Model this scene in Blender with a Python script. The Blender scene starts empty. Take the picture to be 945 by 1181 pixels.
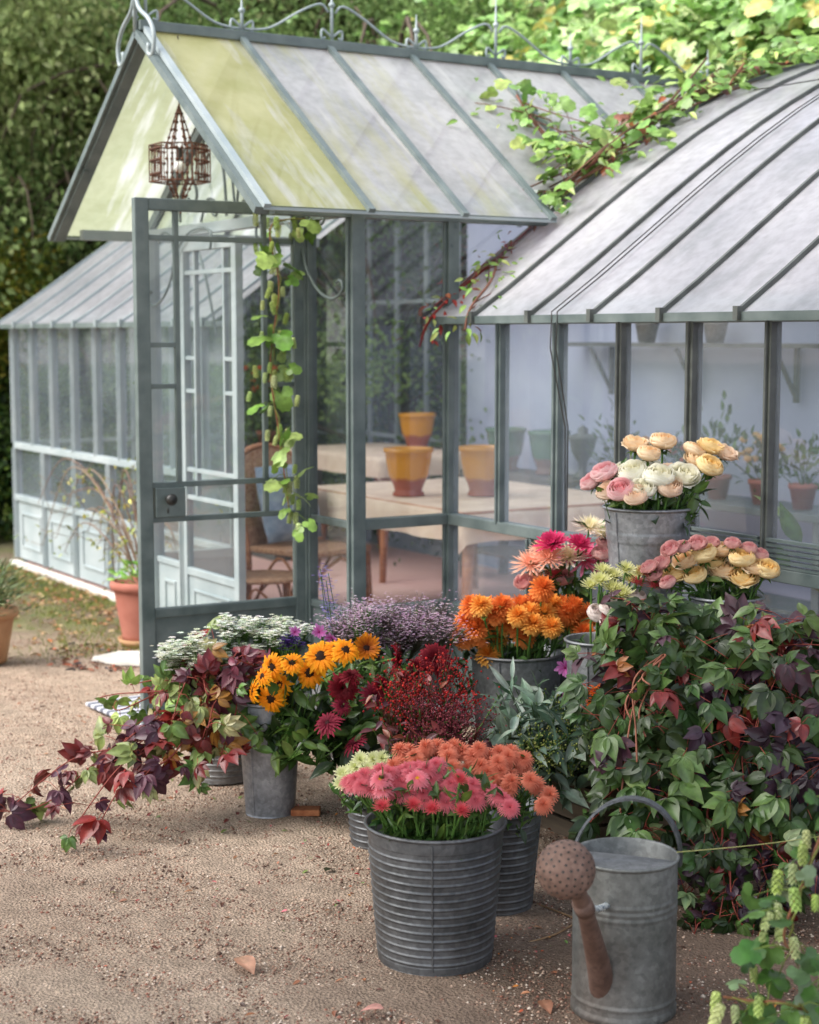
import bpy, math, random
import numpy as np
from math import sin, cos, pi, radians as R
rng = np.random.default_rng(11); random.seed(5)
scn = bpy.context.scene; COL = scn.collection
# ------------------------------------------------------------------ camera frame (x = along the glass front, y = into the garden)
F = 1900.; TILT = R(6.13); YAW = R(57.9); CAMH = 1.65
CAM = np.array([0, 0, CAMH])
FW = np.array([-sin(YAW)*cos(TILT), cos(YAW)*cos(TILT), -sin(TILT)])
RT = np.array([cos(YAW), sin(YAW), 0.]); UP = np.cross(RT, FW)
FG = np.array([-sin(YAW), cos(YAW), 0.])            # forward on the ground
def P(px, py, D):
    return CAM + (FW + RT*(px-472.5)/F - UP*(py-590.5)/F)*D
def G(px, py, z=0.):
    d = FW + RT*(px-472.5)/F - UP*(py-590.5)/F
    return CAM + d*((z-CAMH)/d[2])
def PY(px, Y, z=0.):                                # ground point at forward distance Y under image column px
    p = FG*Y + RT*((px-472.5)/F*Y); return np.array([p[0], p[1], z])
def px_of(p):
    q = np.array(p)-CAM; return 472.5+F*(q@RT)/(q@FW)
def lin(r, g, b, k=1.):
    f = lambda c: ((c/255.)/12.92 if c/255. <= .04045 else ((c/255.+.055)/1.055)**2.4)*k
    return (f(r), f(g), f(b))
# ------------------------------------------------------------------ mesh builder
class MB:
    def __init__(s): s.v=[]; s.c=[]; s.f={}; s.n=0
    def add(s, V, faces, col=(1,1,1)):
        V=np.asarray(V,float).reshape(-1,3); s.v.append(V)
        c=np.asarray(col,float)
        s.c.append(np.broadcast_to(c,(len(V),3)).copy() if c.ndim==1 else c)
        for f in faces:
            f=np.asarray(f,int)
            if f.ndim==1: f=f[None]
            s.f.setdefault(f.shape[1],[]).append(f+s.n)
        s.n+=len(V)
    def box(s, x0,x1,y0,y1,z0,z1,col=(1,1,1),M=None):
        V=np.array([[x0,y0,z0],[x1,y0,z0],[x1,y1,z0],[x0,y1,z0],[x0,y0,z1],[x1,y0,z1],[x1,y1,z1],[x0,y1,z1]],float)
        if M is not None: V=V@M[0].T+M[1]
        s.add(V,[[[3,2,1,0],[4,5,6,7],[0,1,5,4],[1,2,6,5],[2,3,7,6],[3,0,4,7]]],col)
    def bar(s, a, b, w, h, up=(0,0,1), col=(1,1,1)):   # box beam from a to b
        a=np.array(a,float); b=np.array(b,float); d=b-a; L=np.linalg.norm(d); d/=L
        x=np.cross(up,d)
        if np.linalg.norm(x)<1e-6: x=np.cross((1,0,0),d)
        x/=np.linalg.norm(x); u=np.cross(d,x)
        s.box(0,L,-w/2,w/2,-h/2,h/2,col,(np.stack([d,x,u],1),a))
    def tube(s, pts, r, n=6, col=(1,1,1), cap=True):
        pts=np.asarray(pts,float); m=len(pts); r=np.broadcast_to(np.asarray(r,float),(m,))
        T=np.gradient(pts,axis=0); T/=np.linalg.norm(T,axis=1)[:,None]+1e-9
        ref=np.array([0,0,1.]) if abs(T[0,2])<.9 else np.array([1.,0,0])
        V=[]
        N=np.cross(T[0],ref); N/=np.linalg.norm(N)
        for i in range(m):
            N=N-T[i]*(N@T[i]); N/=np.linalg.norm(N)+1e-9
            B=np.cross(T[i],N); a=np.arange(n)*2*pi/n
            V.append(pts[i]+r[i]*(np.cos(a)[:,None]*N+np.sin(a)[:,None]*B))
        V=np.concatenate(V); i=np.arange(m-1)[:,None]*n; j=np.arange(n)[None]; k=(j+1)%n
        q=np.stack([i+j,i+k,i+n+k,i+n+j],-1).reshape(-1,4)
        fs=[q]
        if cap: fs+= [np.arange(n)[::-1], np.arange(n)+(m-1)*n]
        c=np.asarray(col,float)
        if c.ndim==2: c=np.repeat(c,n,0)
        s.add(V,fs,c)
    def lathe(s, prof, n=40, col=(1,1,1), c0=(0,0,0)):
        prof=np.asarray(prof,float); m=len(prof); a=np.arange(n)*2*pi/n
        V=np.stack([prof[:,0,None]*np.cos(a),prof[:,0,None]*np.sin(a),np.repeat(prof[:,1,None],n,1)],-1).reshape(-1,3)+np.array(c0)
        i=np.arange(m-1)[:,None]*n; j=np.arange(n)[None]; k=(j+1)%n
        c=np.asarray(col,float)
        if c.ndim==2: c=np.repeat(c,n,0)
        s.add(V,[np.stack([i+j,i+k,i+n+k,i+n+j],-1).reshape(-1,4)],c)
    def inst(s, tpl, Rm, T, S=1., col=None, jit=0.):
        V,Fs,C=tpl; k=len(T); n=len(V)
        S=np.broadcast_to(np.asarray(S,float),(k,))
        W=np.einsum('kij,nj->kni',Rm,V)*S[:,None,None]+np.asarray(T)[:,None,:]
        c=np.broadcast_to(C,(k,n,3)).copy()
        if col is not None: c=c*np.asarray(col)[:,None,:]
        s.v.append(W.reshape(-1,3)); s.c.append(c.reshape(-1,3))
        off=(np.arange(k)*n)[:,None,None]+s.n
        for f in Fs:
            f=np.asarray(f,int); s.f.setdefault(f.shape[1],[]).append((f[None]+off).reshape(-1,f.shape[1]))
        s.n+=k*n
    def tpl(s):
        return (np.concatenate(s.v),[np.concatenate(x) for x in s.f.values()],np.concatenate(s.c))
    def mesh(s, name, mat, smooth=False):
        me=bpy.data.meshes.new(name); V=np.concatenate(s.v)
        me.vertices.add(len(V)); me.vertices.foreach_set('co',V.ravel().astype(np.float32))
        sizes=sorted(s.f); arrs=[np.concatenate(s.f[k]) for k in sizes]
        loops=np.concatenate([a.ravel() for a in arrs]); me.loops.add(len(loops))
        me.loops.foreach_set('vertex_index',loops.astype(np.int32))
        tot=np.concatenate([np.full(len(a),k) for a,k in zip(arrs,sizes)]); st=np.concatenate([[0],np.cumsum(tot)[:-1]])
        me.polygons.add(len(tot)); me.polygons.foreach_set('loop_start',st.astype(np.int32)); me.polygons.foreach_set('loop_total',tot.astype(np.int32))
        me.polygons.foreach_set('use_smooth',np.full(len(tot),bool(smooth)))
        at=me.color_attributes.new('Col','FLOAT_COLOR','POINT')
        at.data.foreach_set('color',np.concatenate([np.concatenate(s.c),np.ones((len(V),1))],1).ravel().astype(np.float32))
        me.update(calc_edges=True); me.validate(); me.materials.append(mat); return me
def obj(name, mb, mat, parent=None, smooth=False, loc=None, rot=None, bevel=0):
    me = mb.mesh(name, mat, smooth) if isinstance(mb, MB) else mb
    o = bpy.data.objects.new(name, me); COL.objects.link(o)
    if parent is not None: o.parent = parent
    if loc is not None: o.location = [float(v) for v in loc]
    if rot is not None: o.rotation_mode='QUATERNION'; o.rotation_quaternion = rot
    if bevel:
        m=o.modifiers.new('b','BEVEL'); m.width=bevel; m.segments=2; m.limit_method='ANGLE'; m.angle_limit=R(40)
    return o
def tag(o, label=None, cat=None, group=None, kind=None):
    if label: o['label']=label
    if cat: o['category']=cat
    if group: o['group']=group
    if kind: o['kind']=kind
    return o
def thing(name, label, cat, loc=(0,0,0), group=None, rz=0):
    o=bpy.data.objects.new(name,None); o.empty_display_size=.05; COL.objects.link(o)
    o.location=[float(v) for v in loc]; o.rotation_euler=(0,0,rz); return tag(o,label,cat,group)
def dup(root, loc, rz=0, label=None, group=None, scale=None):
    r=root.copy(); COL.objects.link(r); r.location=[float(v) for v in loc]; r.rotation_euler=(0,0,rz)
    if scale: r.scale=(scale,)*3
    if label: r['label']=label
    if group: r['group']=group
    for ch in list(root.children):
        c=ch.copy(); COL.objects.link(c); c.parent=r
        for g in ch.children:
            d=g.copy(); COL.objects.link(d); d.parent=c
    return r
# ------------------------------------------------------------------ materials
def newmat(name):
    m=bpy.data.materials.new(name); m.use_nodes=True; nt=m.node_tree; nt.nodes.clear()
    return m,nt.nodes,nt.links,nt.nodes.new('ShaderNodeOutputMaterial')
def noise(N,L,scale,detail=4,coord='Object',rough=.55,stretch=None):
    tc=N.new('ShaderNodeTexCoord'); n=N.new('ShaderNodeTexNoise'); n.inputs['Scale'].default_value=scale; n.inputs['Detail'].default_value=detail; n.inputs['Roughness'].default_value=rough
    src=tc.outputs[coord]
    if stretch:
        mp=N.new('ShaderNodeMapping'); mp.inputs['Scale'].default_value=stretch; L.new(src,mp.inputs[0]); src=mp.outputs[0]
    L.new(src,n.inputs['Vector']); return n
def ramp(N,L,src,stops):
    r=N.new('ShaderNodeValToRGB'); e=r.color_ramp.elements
    while len(e)<len(stops): e.new(.5)
    for x,(p,c) in zip(e,stops):
        x.position=p; x.color=(c[0],c[1],c[2],1) if hasattr(c,'__len__') else (c,c,c,1)
    L.new(src,r.inputs[0]); return r
def mixc(N,L,fac,a,b,mode='MIX'):
    m=N.new('ShaderNodeMix'); m.data_type='RGBA'; m.blend_type=mode
    for i,s in ((0,fac),(6,a),(7,b)):
        if hasattr(s,'links') or isinstance(s,bpy.types.NodeSocket): L.new(s,m.inputs[i])
        else: m.inputs[i].default_value = s if i==0 else (s[0],s[1],s[2],1)
    return m.outputs[2]
def bump(N,L,src,strength,dist=.01):
    b=N.new('ShaderNodeBump'); b.inputs['Strength'].default_value=strength; b.inputs['Distance'].default_value=dist; L.new(src,b.inputs['Height']); return b.outputs[0]
def simple(name,c1,c2,scale=6,rough=.6,metal=0.,bmp=0.,bscale=None,spec=.5,stretch=None,lo=.35,hi=.7,rvar=.1):
    m,N,L,o=newmat(name); b=N.new('ShaderNodeBsdfPrincipled'); n=noise(N,L,scale,6,stretch=stretch)
    r=ramp(N,L,n.outputs[0],[(lo,c1),(hi,c2)]); L.new(r.outputs[0],b.inputs['Base Color'])
    rr=ramp(N,L,n.outputs[0],[(.3,rough-rvar),(.7,min(1,rough+rvar))]); L.new(rr.outputs[0],b.inputs['Roughness'])
    b.inputs['Metallic'].default_value=metal; b.inputs['Specular IOR Level'].default_value=spec
    if bmp:
        n2=noise(N,L,bscale or scale*8,5); L.new(bump(N,L,n2.outputs[0],bmp,.004),b.inputs['Normal'])
    L.new(b.outputs[0],o.inputs[0]); return m
def colmat(name,rough=.5,trans=.25,var=.25,scale=30,spec=.4,bmp=0.,sheen=0):
    m,N,L,o=newmat(name); a=N.new('ShaderNodeAttribute'); a.attribute_name='Col'
    n=noise(N,L,scale,3); r=ramp(N,L,n.outputs[0],[(.3,1-var),(.7,1+var*.6)])
    c=mixc(N,L,1.,a.outputs['Color'],r.outputs[0],'MULTIPLY')
    b=N.new('ShaderNodeBsdfPrincipled'); L.new(c,b.inputs['Base Color']); b.inputs['Roughness'].default_value=rough; b.inputs['Specular IOR Level'].default_value=spec
    if bmp: L.new(bump(N,L,n.outputs[0],bmp,.003),b.inputs['Normal'])
    if trans:
        t=N.new('ShaderNodeBsdfTranslucent'); L.new(c,t.inputs[0]); x=N.new('ShaderNodeMixShader'); x.inputs[0].default_value=trans
        L.new(b.outputs[0],x.inputs[1]); L.new(t.outputs[0],x.inputs[2]); L.new(x.outputs[0],o.inputs[0])
    else: L.new(b.outputs[0],o.inputs[0])
    return m
M={}
M['leaf']=colmat('leaf_surface',.38,.22,.42,28,.5,.4)
M['farleaf']=colmat('distant_leaf_surface',.6,.5,.2,9,.2)
M['petal']=colmat('petal_surface',.65,.42,.18,40,.2)
M['dull']=colmat('matte_painted_surface',.75,0,.2,20,.3,.3)
M['stem']=colmat('stem_surface',.6,0,.3,60,.3)
M['bark']=simple('bark',lin(60,48,40),lin(105,90,75),8,.9,bmp=.8,bscale=30,stretch=(4,4,.6))
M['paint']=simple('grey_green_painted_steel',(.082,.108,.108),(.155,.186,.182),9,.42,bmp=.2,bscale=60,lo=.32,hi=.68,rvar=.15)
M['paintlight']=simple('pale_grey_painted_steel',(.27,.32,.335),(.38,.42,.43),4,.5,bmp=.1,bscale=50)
M['darkmetal']=simple('dark_rib_metal',(.06,.065,.06),(.13,.14,.13),9,.5,bmp=.2)
M['iron']=simple('black_iron',(.012,.012,.012),(.04,.035,.03),20,.5)
M['rust']=simple('rusty_wire',(.05,.02,.012),(.16,.06,.03),40,.8,bmp=.4)
M['pink_floor']=simple('terracotta_floor',lin(212,168,160),lin(226,186,176),1.2,.75,bmp=.2)
M['white_stone']=simple('white_stone',(.5,.47,.43),(.68,.65,.6),7,.8,bmp=.5)
M['wood']=simple('warm_wood',lin(150,95,60),lin(190,130,90),4,.5,stretch=(1,1,8))
M['rattan']=simple('rattan',lin(150,100,70),lin(205,165,130),60,.6,bmp=.6)
M['cloth']=simple('natural_linen',lin(205,180,160),lin(225,205,185),8,.9,bmp=.3,bscale=300)
M['bluecloth']=simple('blue_grey_cloth',lin(120,140,165),lin(165,180,200),14,.9,bmp=.3)
M['crate']=simple('weathered_wood',lin(70,60,50),lin(110,97,82),3,.85,bmp=.5,stretch=(1,8,8))
M['cork']=simple('orange_brick_chip',lin(150,85,50),lin(190,125,85),30,.9,bmp=.5)
M['terracotta']=simple('terracotta_clay',lin(150,90,76),lin(176,116,100),5,.8,bmp=.3,spec=.3)
M['palepot']=simple('weathered_clay',lin(160,115,80),lin(190,150,112),6,.85,bmp=.3)
M['twine']=simple('twine',lin(150,150,90),lin(190,185,120),80,.9)
M['rope']=simple('blue_white_rope',lin(120,130,140),lin(210,212,210),130,.9,lo=.45,hi=.55)
M['wall']=simple('lavender_plaster',lin(156,163,190),lin(182,188,208),1.6,.9,bmp=.35,bscale=14,spec=.2)
M['zinc']=None
def zinc(name,dark,light,stain,rough=.5,metal=.55):
    m,N,L,o=newmat(name); b=N.new('ShaderNodeBsdfPrincipled')
    n=noise(N,L,7,8,rough=.65); n2=noise(N,L,2.2,5,stretch=(1,1,.45)); n3=noise(N,L,60,3); vo=N.new('ShaderNodeTexVoronoi'); vo.inputs['Scale'].default_value=75; tcv=N.new('ShaderNodeTexCoord'); L.new(tcv.outputs['Object'],vo.inputs['Vector'])
    base=ramp(N,L,n.outputs[0],[(.3,dark),(.62,light)]).outputs[0]
    st=ramp(N,L,n2.outputs[0],[(.52,0.),(.7,.75)]).outputs[0]
    c=mixc(N,L,st,base,stain); sp=ramp(N,L,n3.outputs[0],[(.3,.82),(.6,1.06)]).outputs[0]
    c=mixc(N,L,1.,c,sp,'MULTIPLY'); c=mixc(N,L,1.,c,ramp(N,L,vo.outputs['Color'],[(.2,.86),(.8,1.14)]).outputs[0],'MULTIPLY'); L.new(c,b.inputs['Base Color'])
    L.new(ramp(N,L,n.outputs[0],[(.3,rough-.1),(.7,rough+.15)]).outputs[0],b.inputs['Roughness']); b.inputs['Metallic'].default_value=metal
    L.new(bump(N,L,n3.outputs[0],.12,.003),b.inputs['Normal']); L.new(b.outputs[0],o.inputs[0]); return m
M['zinc']=zinc('old_zinc',(.13,.135,.14),(.26,.265,.275),(.12,.10,.085))
M['zincdark']=zinc('dark_zinc',(.07,.075,.08),(.16,.165,.175),(.06,.055,.05),.45,.5)
M['zincblue']=zinc('blue_grey_zinc',(.20,.215,.24),(.34,.35,.38),(.17,.165,.17),.42,.5)
M['canrust']=zinc('rusted_zinc',(.13,.07,.05),(.24,.15,.12),(.10,.05,.035),.7,.15)
M['canzinc']=zinc('watering_can_zinc',(.12,.125,.12),(.23,.235,.23),(.13,.09,.07),.5,.5)
# window glass: clear sheet, bluish sky haze painted into its film of dust
def glassmat(name, tint, dust_haze, boost=1.0):
    m,N,L,o=newmat(name)
    t=N.new('ShaderNodeBsdfTransparent'); t.inputs[0].default_value=(*tint,1)
    g=N.new('ShaderNodeBsdfGlossy'); g.inputs['Roughness'].default_value=.03; g.inputs[0].default_value=(.9,.95,1,1)
    fr=N.new('ShaderNodeFresnel'); fr.inputs[0].default_value=1.5
    mu=N.new('ShaderNodeMath'); mu.operation='MULTIPLY'; mu.inputs[1].default_value=boost; L.new(fr.outputs[0],mu.inputs[0])
    x=N.new('ShaderNodeMixShader'); L.new(mu.outputs[0],x.inputs[0]); L.new(t.outputs[0],x.inputs[1]); L.new(g.outputs[0],x.inputs[2])
    d=N.new('ShaderNodeBsdfDiffuse'); d.inputs[0].default_value=(.62,.72,.85,1)
    n=noise(N,L,1.1,4); r=ramp(N,L,n.outputs[0],[(.3,dust_haze*.6),(.75,dust_haze*1.6)])
    y=N.new('ShaderNodeMixShader'); L.new(r.outputs[0],y.inputs[0]); L.new(x.outputs[0],y.inputs[1]); L.new(d.outputs[0],y.inputs[2])
    L.new(y.outputs[0],o.inputs[0]); return m
M['glass']=glassmat('window_glass',(.93,.95,.94),.035,1.5); M['glassright']=glassmat('hazy_window_glass',(.92,.94,.95),.10,1.5)
M['glassleft']=glassmat('dusty_hazy_window_glass',(.93,.96,.94),.07,1.1)
def roofmat(name, algae):
    m,N,L,o=newmat(name)
    n=noise(N,L,1.3,6,stretch=(1,.9,.6)); n2=noise(N,L,22,4); n3=noise(N,L,3.2,5,stretch=(2.2,.8,.8))
    base=ramp(N,L,n.outputs[0],[(.3,(.50,.52,.56)),(.5,(.70,.71,.75)),(.68,(.88,.89,.92))]).outputs[0]
    base=mixc(N,L,1.,base,ramp(N,L,n2.outputs[0],[(.3,.86),(.6,1.04)]).outputs[0],'MULTIPLY')
    base=mixc(N,L,ramp(N,L,n3.outputs[0],[(.52,0.),(.75,.5)]).outputs[0],base,(.33,.36,.36))
    if algae==.45: base=mixc(N,L,1.,base,(.60,.66,.53),'MULTIPLY')
    if algae:
        tc=N.new('ShaderNodeTexCoord'); sx=N.new('ShaderNodeSeparateXYZ'); L.new(tc.outputs['Object'],sx.inputs[0])
        mr=N.new('ShaderNodeMapRange'); mr.inputs[1].default_value=-2.25; mr.inputs[2].default_value=.75; L.new(sx.outputs[1],mr.inputs[0]); mrr=ramp(N,L,mr.outputs[0],[(.13,.80),(.20,.34),(.42,.26),(.52,.0)])
        ns=noise(N,L,1.9,6,stretch=(.5,2.6,.5),rough=.62)
        ad=N.new('ShaderNodeMath'); ad.operation='MULTIPLY_ADD'; ad.inputs[1].default_value=1.5; ad.inputs[2].default_value=-.75; L.new(ns.outputs[0],ad.inputs[0])
        su=N.new('ShaderNodeMath'); su.operation='ADD'; su.use_clamp=True; L.new(ad.outputs[0],su.inputs[0]); L.new(mrr.outputs[0],su.inputs[1])
        am=ramp(N,L,su.outputs[0],[(.25,0.),(.62,.92 if algae is True else .4)]).outputs[0]
        ac=ramp(N,L,noise(N,L,5,5).outputs[0],[(.3,(.52,.53,.20)),(.7,(.70,.70,.36))]).outputs[0]
        base=mixc(N,L,am,base,ac); base=mixc(N,L,ramp(N,L,noise(N,L,2.4,6,stretch=(.45,3.,.45)).outputs[0],[(.56,0.),(.66,.65)]).outputs[0],base,(.86,.87,.90))
    b=N.new('ShaderNodeBsdfPrincipled'); L.new(base,b.inputs['Base Color']); b.inputs['Roughness'].default_value=.2; b.inputs['Specular IOR Level'].default_value=.8
    L.new(bump(N,L,noise(N,L,2.4,2).outputs[0],.12,.03),b.inputs['Normal'])
    t=N.new('ShaderNodeBsdfTranslucent'); L.new(base,t.inputs[0])
    x=N.new('ShaderNodeMixShader'); x.inputs[0].default_value=.6; L.new(b.outputs[0],x.inputs[1]); L.new(t.outputs[0],x.inputs[2])
    tr=N.new('ShaderNodeBsdfTransparent'); y=N.new('ShaderNodeMixShader'); y.inputs[0].default_value=.1; L.new(x.outputs[0],y.inputs[1]); L.new(tr.outputs[0],y.inputs[2])
    L.new(y.outputs[0],o.inputs[0]); return m
M['roof']=roofmat('frosted_roof_glass',False); M['porchroof']=roofmat('algae_stained_roof_glass',True)
M['porchleft']=roofmat('green_tinged_roof_glass',.45)
def glazepot(name,top,bot,zsplit):
    m,N,L,o=newmat(name); tc=N.new('ShaderNodeTexCoord'); sx=N.new('ShaderNodeSeparateXYZ'); L.new(tc.outputs['Object'],sx.inputs[0])
    n=noise(N,L,9,3); ma=N.new('ShaderNodeMath'); ma.operation='MULTIPLY_ADD'; ma.inputs[1].default_value=.06; L.new(n.outputs[0],ma.inputs[0]); L.new(sx.outputs[2],ma.inputs[2])
    r=ramp(N,L,ma.outputs[0],[(zsplit,bot),(zsplit+.02,top)]); b=N.new('ShaderNodeBsdfPrincipled'); L.new(r.outputs[0],b.inputs['Base Color']); b.inputs['Roughness'].default_value=.25
    L.new(b.outputs[0],o.inputs[0]); return m
M['yellowglaze']=glazepot('yellow_glaze',lin(205,140,25),lin(150,72,45),.12)
M['greenglaze']=glazepot('green_glaze',lin(60,100,60),lin(120,80,60),.12)
# ------------------------------------------------------------------ ground
def groundmat():
    m,N,L,o=newmat('gravel_path'); b=N.new('ShaderNodeBsdfPrincipled')
    big=noise(N,L,.9,5); mid=noise(N,L,9,5); fine=noise(N,L,120,5,rough=.8); vf=noise(N,L,420,2)
    c=ramp(N,L,big.outputs[0],[(.3,(.50,.368,.275)),(.7,(.62,.478,.368))]).outputs[0]
    c=mixc(N,L,1.,c,ramp(N,L,mid.outputs[0],[(.25,.72),(.65,1.08)]).outputs[0],'MULTIPLY'); c=mixc(N,L,ramp(N,L,noise(N,L,2.3,7,rough=.7).outputs[0],[(.5,0.),(.72,.28)]).outputs[0],c,(.25,.165,.13))
    c=mixc(N,L,1.,c,ramp(N,L,fine.outputs[0],[(.33,.52),(.45,.9),(.56,1.04),(.68,1.35)]).outputs[0],'MULTIPLY')
    v=N.new('ShaderNodeTexVoronoi'); v.inputs['Scale'].default_value=110; tc=N.new('ShaderNodeTexCoord'); L.new(tc.outputs['Object'],v.inputs['Vector'])
    c=mixc(N,L,.48,c,mixc(N,L,1.,c,ramp(N,L,v.outputs['Color'],[(.1,.55),(.9,1.5)]).outputs[0],'MULTIPLY'))
    # dark humus and moss against the glass wall and beyond
    sx=N.new('ShaderNodeSeparateXYZ'); L.new(tc.outputs['Object'],sx.inputs[0])
    def mr(src,a,bb): 
        q=N.new('ShaderNodeMapRange'); q.inputs[1].default_value=a; q.inputs[2].default_value=bb; L.new(src,q.inputs[0]); return q.outputs[0]
    def mth(op,a,bb):
        q=N.new('ShaderNodeMath'); q.operation=op; q.use_clamp=(op!='ADD')
        for i,s in enumerate((a,bb)):
            if isinstance(s,(int,float)): q.inputs[i].default_value=s
            else: L.new(s,q.inputs[i])
        return q.outputs[0]
    wob=noise(N,L,1.6,5); wx=mth('ADD',sx.outputs[0],ramp(N,L,wob.outputs[0],[(.3,0.),(.7,1.)]).outputs[0])
    left=mr(wx,-7.3,-8.6); near=mr(sx.outputs[1],2.2,3.1)
    soil=mth('MULTIPLY',left,near)
    mossn=ramp(N,L,noise(N,L,3.2,6).outputs[0],[(.42,0.),(.6,1.)]).outputs[0]
    sc=mixc(N,L,mossn,(.20,.15,.105),ramp(N,L,noise(N,L,40,4).outputs[0],[(.3,(.09,.11,.03)),(.7,(.20,.22,.07))]).outputs[0])
    c=mixc(N,L,mth('MULTIPLY',soil,.92),c,sc)
    far=mr(sx.outputs[1],6.5,7.5); c=mixc(N,L,far,c,(.06,.07,.025)); opp=mr(wx,-11.5,-13.5); c=mixc(N,L,opp,c,(.10,.14,.05)); opp2=mr(sx.outputs[1],-3.,-4.5); c=mixc(N,L,opp2,c,(.10,.14,.05))
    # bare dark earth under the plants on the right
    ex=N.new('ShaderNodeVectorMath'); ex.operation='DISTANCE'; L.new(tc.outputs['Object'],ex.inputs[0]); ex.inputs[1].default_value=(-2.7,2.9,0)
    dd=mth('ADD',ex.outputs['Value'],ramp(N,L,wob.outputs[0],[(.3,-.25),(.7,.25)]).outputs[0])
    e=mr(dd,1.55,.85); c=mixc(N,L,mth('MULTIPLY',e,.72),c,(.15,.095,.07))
    L.new(c,b.inputs['Base Color']); b.inputs['Roughness'].default_value=.95; b.inputs['Specular IOR Level'].default_value=.15
    h=N.new('ShaderNodeMath'); h.operation='ADD'; L.new(fine.outputs[0],h.inputs[0]); L.new(v.outputs['Distance'],h.inputs[1])
    h2=N.new('ShaderNodeMath'); h2.operation='ADD'; L.new(h.outputs[0],h2.inputs[0]); L.new(mid.outputs[0],h2.inputs[1])
    L.new(bump(N,L,h2.outputs[0],1.,.012),b.inputs['Normal']); L.new(b.outputs[0],o.inputs[0]); return m
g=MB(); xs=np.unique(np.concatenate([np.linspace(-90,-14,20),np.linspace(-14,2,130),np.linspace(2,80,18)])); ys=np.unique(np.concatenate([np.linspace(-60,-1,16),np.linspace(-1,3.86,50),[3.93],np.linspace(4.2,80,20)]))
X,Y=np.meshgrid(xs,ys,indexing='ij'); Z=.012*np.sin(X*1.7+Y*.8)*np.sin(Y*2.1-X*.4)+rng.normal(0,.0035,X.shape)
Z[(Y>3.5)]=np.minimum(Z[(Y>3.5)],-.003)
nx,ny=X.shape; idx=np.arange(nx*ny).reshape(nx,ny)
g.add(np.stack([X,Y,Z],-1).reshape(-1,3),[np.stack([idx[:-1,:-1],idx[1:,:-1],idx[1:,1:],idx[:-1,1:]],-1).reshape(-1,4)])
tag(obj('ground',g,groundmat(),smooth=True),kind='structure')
def gz(x,y): return .012*sin(x*1.7+y*.8)*sin(y*2.1-x*.4)
# pebbles and grit
peb=MB(); tp=MB(); tp.add([[1,0,0],[0,1,0],[-1,0,0],[0,-1,0],[0,0,.7],[0,0,-.5]],[[[0,1,4],[1,2,4],[2,3,4],[3,0,4],[1,0,5],[2,1,5],[3,2,5],[0,3,5]]])
def rots(n, full=False):
    a=rng.uniform(0,2*pi,n); Rm=np.zeros((n,3,3)); Rm[:,0,0]=np.cos(a); Rm[:,0,1]=-np.sin(a); Rm[:,1,0]=np.sin(a); Rm[:,1,1]=np.cos(a); Rm[:,2,2]=1; return Rm
n=70000; Yd=3.4+rng.random(n)**1.2*5.5; pxx=rng.uniform(-60,1000,n); pos=np.array([PY(a,b) for a,b in zip(pxx,Yd)])
pos=pos[pos[:,1]<3.8]; n=len(pos); pos[:,2]=.012*np.sin(pos[:,0]*1.7+pos[:,1]*.8)*np.sin(pos[:,1]*2.1-pos[:,0]*.4)+.0005
cc=np.array([lin(165,132,112),lin(190,162,142),lin(125,92,78),lin(208,190,174),lin(145,98,82),lin(90,68,58)])[rng.integers(0,6,n)]
peb.inst(tp.tpl(),rots(n),pos,rng.gamma(3,.0007,n)+.0012,cc)
tag(obj('gravel_grit',peb,M['dull'],smooth=True),'loose grit and tiny pebbles scattered over the sandy gravel path','gravel',kind='stuff')

# ------------------------------------------------------------------ greenhouse
GH=thing('greenhouse','grey-green steel and glass greenhouse with curved wings and gabled porch','greenhouse',(-6.9,5.2,0))
GHL=np.array(GH.location)
def gh(name,mb,mat,parent=None,**k):
    for i in range(len(mb.v)): mb.v[i]=mb.v[i]-GHL
    return obj(name,mb,mat,parent or GH,**k)
XR,XL=-5.885,-7.96; YF,YP,YG=3.9,3.43,2.95; XA=-6.92; YB=6.62; XFL=-11.54; XFR=-1.2
Z1,Z2,ZE=.50,.88,1.72
cy=np.array([3.8,4.06,4.34,4.71,5.12,5.59,6.11,6.66]); cz=np.array([1.725,1.90,2.09,2.36,2.60,2.82,2.985,3.09])
_cf=np.polyfit(cy,cz,4); prof=lambda y: np.polyval(_cf,y)
ysr=np.linspace(3.8,6.66,18)
def wingroof(x0,x1,name,ribs):
    m=MB(); xsr=np.linspace(x0,x1,max(2,int((x1-x0)/.2))); A,B=np.meshgrid(xsr,ysr,indexing='ij'); a,b=A.shape; ii=np.arange(a*b).reshape(a,b)
    V=np.stack([A,B,prof(B)],-1).reshape(-1,3); q=np.stack([ii[:-1,:-1],ii[1:,:-1],ii[1:,1:],ii[:-1,1:]],-1).reshape(-1,4)
    m.add(V,[q]); 
    rf=gh(name,m,M['roof'],smooth=True)
    fr=MB(); fr.bar((x0,3.80,1.712),(x1,3.80,1.712),.018,.03); gh('eave_strip',fr,M['paint'],rf).location=(0,0,0)
    for x in ribs:
        r=MB(); pts=[(x,y,prof(y)+.008) for y in ysr]
        for p,q2 in zip(pts[:-1],pts[1:]): r.bar(p,q2,.013,.020)
        r.box(x-.011,x+.011,3.775,3.80,1.70,1.745)
        gh('roof_rib',r,M['darkmetal'] if x>-7 else M['paintlight'],rf)
    return rf
def wr_parent_fix(): pass
rr=wingroof(-5.95,XFR,'right_roof',[-5.945+.385*k for k in range(13)])
lr=wingroof(-11.6,-8.02,'left_roof',[-11.59+.385*k for k in range(10)])
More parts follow.
